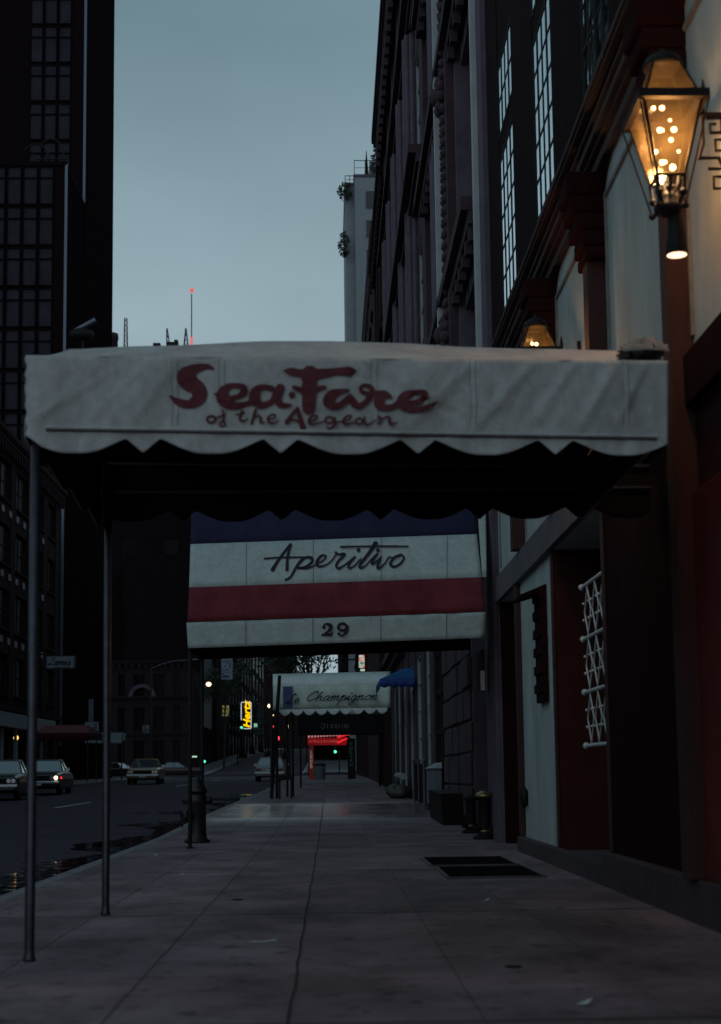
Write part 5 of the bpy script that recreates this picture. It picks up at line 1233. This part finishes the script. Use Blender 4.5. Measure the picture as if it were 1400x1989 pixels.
plate('box_sign', 'white square sign half hidden behind the red canopy peak', 165, 1402, 191, 1420, 98, M_signw, lambda m, Y: (block(m, "ONE", 183, 1409, 3.2, .7, flatmap(Y,.02), .7), block(m, "WAY", 183, 1415, 3.2, .7, flatmap(Y,.02), .7)), arm=((150,1408),(165,1408)))
# far vertical banner
t = plate('blade_sign', 'tall pale blue banner sign with yellow wedge top beyond the avenue', 430, 1273, 451.5, 1320, 172, M_signpale, lambda m, Y: (block(m, "VALOR BUS", 432, 1286, 2.6, .5, flatmap(Y,.02), .75), block(m, "LINE", 434, 1302, 3, .6, flatmap(Y,.02), .9), strokes(m, [[(442,1288,.8),(447,1291,1),(445,1296,.8)],[(450,1286,.8),(446,1291,1),(449,1297,.8)],[(437,1293,1.4),(436,1297,.8)],[(432.5,1305.5,.7),(449,1305.5,.7)],[(433,1315,2),(438,1313,3.4),(444,1314.5,2.4)]], flatmap(Y,.05))), arm=((410,1290),(430,1290)))
m = MB(); vs = [P(434,1273.5,171.95), P(448,1273.5,171.95), P(441,1279.5,171.95)]; m.add(vs+[v+Vector((0,.04,0)) for v in vs], [(0,2,1),(3,4,5),(0,1,4,3),(1,2,5,4),(2,0,3,5)]); m.build('yellow_wedge', mat('yellow_paint', (.6,.4,.05), .6), t)
# yellow neon sign, letters running upwards
DH = 200.0
t = thing('neon_sign', 'vertical yellow neon Hertz sign with white tube border up the street', 'sign', P(478,1416,DH))
a, b = P(468,1415,DH), P(488,1364,DH); m = MB(); m.box(a.x, b.x, DH, DH+.4, a.z, b.z); nb_ = m.build('sign_box', M_iron, t)
rp = []
cxn, czn, rw, rh = 478.0, 1389.5, 9.6, 25.6
for q, (sx, sy) in enumerate(((1,-1),(1,1),(-1,1),(-1,-1))):
    for k in range(4):
        an = math.radians(-90+90*q+k*30); rp.append((cxn+sx*(rw-2.2)+2.2*math.cos(an), czn+sy*(rh-2.2)+2.2*math.sin(an)))
rp.append(rp[0])
m = MB(); m.tube([P(x,y,DH-.06) for x, y in rp], .055, 6); m.build('tube_border', emis('white_neon', (.8,.85,.95), .75), nb_)
def textobj(body, name, mtl, parent, base, ux, uz, size, offset=.0, shear=0, sx=1):
    cu = bpy.data.curves.new(name, 'FONT'); cu.body = body; cu.size = size; cu.offset = offset; cu.extrude = .01; cu.shear = shear
    cu.materials.append(mtl); o = bpy.data.objects.new(name, cu); COL.objects.link(o)
    ux = Vector(ux).normalized(); uz = Vector(uz).normalized(); ny = ux.cross(uz)
    Mx = Matrix((ux*sx, uz, ny)).transposed().to_4x4(); Mx.translation = Vector(base)-ORG[parent.name]
    dg = bpy.context.evaluated_depsgraph_get(); me = bpy.data.meshes.new_from_object(o.evaluated_get(dg)); bpy.data.objects.remove(o)
    o = bpy.data.objects.new(name, me); COL.objects.link(o); o.parent = parent; o.matrix_local = Mx; return o
textobj("Hertz", 'lettering', emis('yellow_neon', (1,.6,.0), 1.15), nb_, P(485.6,1414,DH-.1), (0,0,1), (-1,0,0), 1.32, .04, .25, 1.12)
plate('blade_sign', 'vertical dark sign with pale letters A R K beside the yellow neon sign', 498, 1372, 510.5, 1406, 212, mat('sign_slate', (.06,.06,.09), .6), lambda m, Y: block(m, "ARK", 501, 1383, 8.2, 1.3, flatmap(Y,.03), 1.1, True, .75), tm=mat('slate_letter', (.2,.2,.26), .6))
plate('box_sign', 'small pale garage sign below the vertical letters', 495, 1415, 511, 1425, 211, mat('sign_dim', (.13,.14,.18), .6), lambda m, Y: block(m, "BUDGET", 496.5, 1421.5, 3.6, .9, flatmap(Y,.03), .75, False, .55), tm=mat('slate_dark', (.02,.02,.03), .6))
plate('lit_window_sign', 'dim yellow lit square sign left of the yellow neon sign', 431, 1370, 444.5, 1391, 190, emis('yellow_dim_panel', (.42,.4,.14), .32), lambda m, Y: (block(m, "NEW", 433, 1380, 5, 1, flatmap(Y,.03), .8), block(m, "YORK", 432.5, 1388, 5, .9, flatmap(Y,.03), .6, False, .5)), tm=mat('ochre_ink', (.1,.09,.03), .6))
plate('green_street_sign', 'bright pale green sign under the neon sign', 493, 1405, 499.5, 1412, 208, emis('green_sign', (.25,.62,.45), .7))
# cobra street lamp with regulation sign
LYp = 101.0
px0 = P(292,1510,LYp).x
t = thing('street_lamp', 'grey street lamp with long curved arm on the far kerb before the brownstone', 'street lamp', (px0,LYp,zs(LYp)))
p = P(293,1300,LYp); m = MB(); m.tube([(px0,LYp,zs(LYp)),(px0,LYp,p.z)], [.1,.06], 8); m.build('pole', M_pole, t)
m = MB(); m.tube([P(293,1299,LYp), P(315,1290,LYp), P(338,1284,LYp), P(366,1282,LYp)], [.05,.045,.04,.04], 7); m.build('arm', M_edge, t)
m = MB(); m.sphere(P(378,1282,LYp), .26, 12, (1.1,.6,.35)); m.build('lamp_head', M_edge, t)
plate('regulation_sign', 'white parking regulation sign on the street lamp pole', 277, 1408, 289.5, 1424, LYp-.1, M_signw, lambda m, Y: (block(m, "NO", 279, 1413, 3.6, .7, flatmap(Y,.02), .8), block(m, "PARKING", 278.3, 1418, 2.8, .5, flatmap(Y,.02), .62, False, .5), block(m, "ANYTIME", 278.3, 1422.6, 2.8, .5, flatmap(Y,.02), .62, False, .5)), .03)
# distant lamps on posts, traffic signals
warm = emis('warm_lamp', (1,.72,.36), 3.2)
def lamp(label, x, y, Y, r=.16, mt=warm, base_x=None):
    c = P(x, y, Y); bx0 = c.x+(base_x or -1.2)
    t = thing('street_lamp', label, 'street lamp', (bx0,Y,zs(Y)), 'distant lit street lamps')
    m = MB(); m.lathe((bx0,Y,zs(Y)), [(.3,0),(.28,.3),(.14,1.0),(.09,1.2),(.05,c.z-zs(Y)-.3)], 8); m.build('pole', M_iron, t)
    m = MB(); m.tube([(bx0,Y,c.z-.35),((bx0+c.x)/2,Y,c.z+.1),(c.x,Y,c.z+.05+r)], .04, 5); m.build('arm', M_iron, t)
    m = MB(); m.sphere(c, r, 10, (1,1,.8)); m.build('lamp_globe', mt, t)
lamp('lit street lamp just right of the brownstone, highest and brightest', 405, 1329, 168, .30)
lamp('lit street lamp left of Le Champignon canopy, upper of two', 524, 1371, 195, .30, base_x=-.6)
lamp('lit street lamp left of Le Champignon canopy, lower of two', 528, 1389, 240, .26, base_x=-.6)
lamp('lit lamp seen under Le Champignon canopy', 559, 1412, 215, .26, base_x=-.5)
m0 = emis('globe_amber', (1,.5,.15), 2.2)
t = thing('door_lamp', 'small amber globe lamp by the pale storefront across the street', 'lamp', P(31,1433,84))
c = P(31,1433,84); m = MB(); m.sphere(c, .15, 10); m.build('globe', m0, t); m = MB(); m.tube([c+Vector((-.9,0,.2)), c+Vector((0,0,.2)), c+Vector((0,0,.1))], .03, 5); m.build('arm', M_iron, t)
def signal(label, x, y, Y, col, s_=.14, px=0.4):
    c = P(x, y, Y); t = thing('traffic_light', label, 'traffic light', (c.x+px,Y,zs(Y)), 'traffic lights')
    m = MB(); m.tube([(c.x+px,Y,zs(Y)),(c.x+px,Y,c.z+.6)], .06, 6); m.build('pole', M_iron, t)
    m = MB(); m.box(c.x-.2, c.x+.2, Y+.02, Y+.3, c.z-(.9 if col == 'r' else .3), c.z+(.3 if col == 'r' else .9)); m.build('housing', M_iron, t)
    m = MB(); m.sphere(c, s_, 10, (1,.5,1)); m.build('lens', emis('signal_'+col+str(int(x)), (1,.06,.10) if col == 'r' else (.1,.85,.5), 1.5), t)
signal('green traffic light at the far corner left of the street', 397, 1479, 152, 'g', .14, -.4)
signal('small red traffic light beside the Le Champignon canopy edge', 529, 1411, 225, 'r', .2)
signal('bright red traffic light between the canopy poles', 538, 1434, 150, 'r', .26)
signal('green traffic light seen through the red lit canopy', 651, 1460, 150, 'g', .15)
signal('pale green traffic light at the foot of the neon sign', 469, 1413, 185, 'g', .16, -.5)
t = thing('kiosk_light', 'green white lit strip lamp just above the hydrant', 'light strip', P(374,1470,140))
m = MB(); a, b = P(368,1471,140), P(382,1468,140); m.box(a.x, b.x, 140, 140.3, a.z, b.z); m.build('light_strip', emis('strip_green', (.55,.85,.62), .8), t)
m = MB(); m.tube([(a.x+.1,140.1,zs(140)),(a.x+.1,140.1,a.z)], .05, 5); m.build('post', M_iron, t)
for i, (x, y, Y) in enumerate(((470,1481,225),(490,1473,255),(507,1463,280))):
    c = P(x, y, Y); b = Vector((-12.3, Y, zs(Y)))
    b.x = c.x
    t = thing('lamp_post', ('dark post with flared base on the uphill sidewalk, nearest','dark post with flared base on the uphill sidewalk, middle one','dark post with flared base on the uphill sidewalk, farthest')[i], 'post', b, 'posts on the uphill sidewalk')
    m = MB(); m.lathe(b, [(.55,0),(.5,.4),(.2,1.5),(.12,1.7)], 8); m.build('base', M_iron, t)
    m = MB(); m.lathe(b+Vector((0,0,1.7)), [(.11,0),(.08,4.5)], 8); m.build('shaft', M_iron, t)

# ---------------- canopies across the street
DRc = 88.0
t = thing('entrance_canopy', 'dull red gabled canopy across the street behind the parked cars', 'canopy', (P(178,1500,DRc).x,DRc,zs(DRc)), 'entrance canopies across the street')
a = P(50,1424,DRc); xl_, xr_, xrd = P(40,1420,DRc).x, P(186,1420,DRc).x, P(177,1408,DRc+1.3).x; zv = P(100,1424,DRc).z; zrd = P(100,1409,DRc+1.3).z; zbt = P(100,1438,DRc).z
m = MB(); m.add([(xl_,DRc,zv),(xr_-.35,DRc,zv),(xrd-.2,DRc+1.3,zrd),(xl_,DRc+1.3,zrd),(xl_,DRc+2.6,zv),(xr_,DRc+2.6,zv)], [(0,1,2,3),(3,2,5,4)]); m.build('roof_canvas', canvas_mat('skylit_red_canvas', (.26,.085,.10), (.2,.06,.07), .05, 1), t, solid=.02)
rows = [[], []]
for i in range(97): x = xl_+(xr_-.35-xl_)*i/96; rows[0].append((x,DRc-.01,zv)); rows[1].append((x,DRc-.01,zbt-.08*abs(math.sin(i*math.pi/6))))
darkred = canvas_mat('shaded_red_canvas', (.075,.014,.018), (.05,.01,.012), .03, 1)  # darker copy of the roof red: shade painted on valance and gable
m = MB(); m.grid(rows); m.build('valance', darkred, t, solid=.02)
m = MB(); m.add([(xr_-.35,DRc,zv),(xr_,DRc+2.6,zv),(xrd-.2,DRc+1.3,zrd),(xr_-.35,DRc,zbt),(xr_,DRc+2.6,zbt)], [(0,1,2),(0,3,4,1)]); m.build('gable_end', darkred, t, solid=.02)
for xp, d in ((169.5,DRc+.05),(187,DRc+2.5)):
    x = P(xp,1480,d).x; m = MB(); m.tube([(x,d,zs(d)),(x,d,zbt+.3)], .045, 7); m.build('pole', M_pole, t)
DW = 103.0
t = thing('entrance_canopy', 'pale mint canopy with scalloped edge behind the red canopy', 'canopy', (P(200,1500,DW).x,DW,zs(DW)), 'entrance canopies across the street')
m = MB(); a, b, c, d = P(182,1423,DW), P(238,1423,DW), P(235,1438,DW), P(182,1438,DW); m.add([a,b,c,d]+[v+Vector((0,2,0)) for v in (a,b,c,d)], [(0,3,2,1),(0,1,5,4),(1,2,6,5),(3,0,4,7)]); m.build('canvas_shell', mat('mint_canvas', (.40,.50,.50), .85, .1, 2), t)
rows = [[], []]
for i in range(97): x = 165+(236-165)*i/96; rows[0].append(P(x,1438.3,DW-.02)); rows[1].append(P(x,1441+4*abs(math.sin(i*math.pi/7)),DW-.02))
m = MB(); m.grid(rows); m.build('scalloped_valance', mat('mint_canvas', (.40,.50,.50)), t, solid=.02)
m = MB(); p = P(236,1480,DW); m.tube([(p.x,DW+.1,zs(DW)),(p.x,DW+.1,b.z)], .05, 6); m.build('pole', M_pole, t)

# ================================================================== CARS
def car(label, x, y, body_m, rot=0.0, roofm=None, lamps=None):
    z = zs(y)-.146
    t = thing('parked_car', label, 'car', (x,y,z), 'cars parked along the street'); t.rotation_euler = (0,0,rot)
    ORG[t.name] = Vector((0,0,0))
    # local: front towards -Y, length 4.9
    def sec(y, w_, zb2, zt2, ch=.07): return [(-w_,y,zb2+ch),(-w_+ch,y,zb2),(w_-ch,y,zb2),(w_,y,zb2+ch),(w_+.015,y,(zb2+zt2)*.55),(w_-.02,y,zt2-ch),(w_-.12,y,zt2),(-w_+.12,y,zt2),(-w_+.02,y,zt2-ch),(-w_-.015,y,(zb2+zt2)*.55)]
    ss = [sec(-2.42,.82,.38,.72), sec(-2.36,.88,.28,.80), sec(-2.0,.90,.24,.86), sec(-1.0,.91,.22,.92), sec(-.7,.91,.22,.93), sec(1.3,.91,.22,.93), sec(1.5,.90,.22,.91), sec(2.3,.88,.26,.86), sec(2.42,.84,.36,.78)]
    m = MB(); vs = [v for s in ss for v in s]; n = 10
    fs = [(i*n+k, i*n+(k+1)%n, (i+1)*n+(k+1)%n, (i+1)*n+k) for i in range(len(ss)-1) for k in range(n)]
    fs += [tuple(range(n)), tuple(reversed(range((len(ss)-1)*n, len(ss)*n)))]
    m.add(vs, fs, False); bd = m.build('body', body_m, t, bevel=.02)
    # greenhouse: glass volume, then pillars and roof
    g = [(-.80,-.72,.93),(.80,-.72,.93),(.80,1.42,.93),(-.80,1.42,.93),(-.62,-.12,1.36),(.62,-.12,1.36),(.62,.95,1.36),(-.62,.95,1.36)]
    m = MB(); m.quad(g[0],g[1],g[5],g[4]); m.build('windscreen', M_carglass, t)
    m = MB(); m.quad(g[2],g[3],g[7],g[6]); m.build('rear_window', M_carglass, t)
    for a, b, c, d in ((1,2,6,5),(3,0,4,7)): m = MB(); m.quad(g[a],g[b],g[c],g[d]); m.build('side_window', M_carglass2, t)
    m = MB(); m.hexa([(-.63,-.14,1.36),(.63,-.14,1.36),(.63,.97,1.36),(-.63,.97,1.36),(-.57,-.06,1.415),(.57,-.06,1.415),(.57,.88,1.415),(-.57,.88,1.415)])
    for a, b in ((0,4),(1,5),(2,6),(3,7)): m.tube([g[a],g[b]], .032, 6)
    for sx in (-1,1): m.tube([(sx*.805,.30,.93),(sx*.625,.34,1.37)], .03, 5)
    m.build('roof', roofm or body_m, t, bevel=.015)
    for wx in (-.78,.78):
        for wy in (-1.5,1.45):
            m = MB(); m.tube([(wx-.1,wy,.31),(wx+.1,wy,.31)], .31, 18, smooth=False); wh = m.build('wheel', M_tyre, t)
            m = MB(); sx = 1 if wx > 0 else -1; m.tube([(wx+sx*.095,wy,.31),(wx+sx*.108,wy,.31)], [.19,.12], 14); m.build('rim', M_edge, wh)
    for yy2, nm in ((-2.5,'front_bumper'),(2.45,'rear_bumper')):
        m = MB(); m.box(-.9, .9, yy2-.04, yy2+.08, .42, .54); m.build(nm, M_chrome, t, bevel=.03)
    m = MB(); m.box(-.5, .5, -2.46, -2.41, .57, .74)
    m.build('grille', M_iron, t)
    for sx in (-1,1):
        for q in (.58,.74): m = MB(); m.tube([(sx*q,-2.41,.66),(sx*q,-2.46,.66)], [.075,.07], 12); m.build('headlight', (lamps or {}).get((sx, q), M_headl), t)
        m = MB(); m.box(min(sx*.91,sx*1.06), max(sx*.91,sx*1.06), -.62, -.52, .95, 1.06); m.build('mirror', M_chrome, t)
        m = MB(); m.box(min(sx*.5,sx*.82), max(sx*.5,sx*.82), 2.41, 2.44, .6, .74); m.build('tail_light', M_tail, t)
        m = MB(); m.box(min(sx*.905,sx*.93), max(sx*.905,sx*.93), -2.2, -2.0, .62, .7); m.build('side_marker', (lamps or {}).get((sx, 'm'), M_tail), t)
    m = MB(); m.box(-.26, .26, 2.44, 2.455, .58, .7); m.box(-.2,.2,-2.555,-2.545,.36,.46); m.build('number_plate', M_white, t)
    return t
M_carglass = glass_mat('car_glass', .5, (.02,.025,.03), cap=.45); M_carglass2 = glass_mat('car_side_glass', .3, (.01,.01,.012)); M_tyre = mat('tyre', (.015,.015,.016), .85)
M_chrome = mat('chrome', (.4,.42,.45), .3, .1, 5, metal=1); M_headl = mat('headlamp_glass', (.45,.47,.5), .15, metal=.6); M_tail = mat('tail_red', (.2,.01,.01), .3)
paint = lambda nm, c: mat(nm, c, .22, .1, 3, spec=.7, metal=.1)
lit_w = emis('lamp_lit_warm', (1,.7,.45), 5); lit_r = emis('lamp_lit_red', (1,.02,.02), 1.6)
car('dark green parked sedan at the left edge of the road', -11.75, 54.5, paint('paint_green', (.02,.035,.03)), math.radians(4))
car('dark parked sedan with lit lamp and red side marker behind the first', -11.7, 62.5, paint('paint_dark', (.03,.025,.022)), math.radians(3), None, {(1,.74): lit_w, (1,'m'): lit_r})
car('yellow taxi parked farther along the far kerb', P(284,1500,86).x, 86, paint('paint_yellow', (.25,.13,.025)), math.radians(2))
car('pale grey car parked at the near kerb behind the Le Champignon poles', -3.55, 92, paint('paint_pale', (.22,.25,.25)), math.radians(180), paint('paint_pale_roof', (.30,.34,.34)))
car('dark saloon turning at the avenue beyond the taxi', P(232,1500,135).x, 135, paint('paint_black', (.02,.02,.025)), math.radians(70))
car('dark car on the avenue right of the taxi', P(345,1500,138).x, 138, paint('paint_maroon', (.06,.015,.02)), math.radians(95))

# ================================================================== SMALL LITTER
lt_m = mat('paper_litter', (.5,.52,.52), .8)
for k, (x, y, s_, lb) in enumerate(((1135,1949,.035,'scrap of white paper on the pavement at lower right'),(303,1661,.03,'scrap of pale paper on the sidewalk near the second pole'),(945,1749,.025,'tiny pale scrap on the pavement below the gratings'),(354,1699,.02,'tiny pale scrap on the sidewalk near the kerb'))):
    r = ray(x, y); p = C0+r*((.006-CAMZ)/r.z); m = MB()
    m.add([p+Vector((-s_,-s_*.4,0)), p+Vector((s_*.2,-s_*.7,.002)), p+Vector((s_,s_*.4,.02)), p+Vector((-.2*s_,s_*.6,.004))], [(0,1,2),(0,2,3)]); tag(m.build('paper_scrap', lt_m, origin=p), lb, 'litter', 'paper scraps')
r = ray(512,1828); p = C0+r*((.006-CAMZ)/r.z); m = MB(); m.tube([p+Vector((-.075,0,.0)), p+Vector((0,-.018,.0)), p+Vector((.065,.02,.003))], [.002,.004,.007], 5); tag(m.build('twig', lt_m, origin=p), 'thin pale curved twig on the pavement near the long joint', 'litter')
for (x, y, lb) in ((461,1747,'small dark round cover in the pavement left of the long joint'),(997,1877,'small dark round cover at the lower right of the pavement')):
    r = ray(x, y); p = C0+r*((.004-CAMZ)/r.z); m = MB(); m.lathe(p, [(.04,0),(.038,.003)], 12); tag(m.build('valve_cover', M_iron, origin=p), lb, 'cover', 'small covers in the pavement')
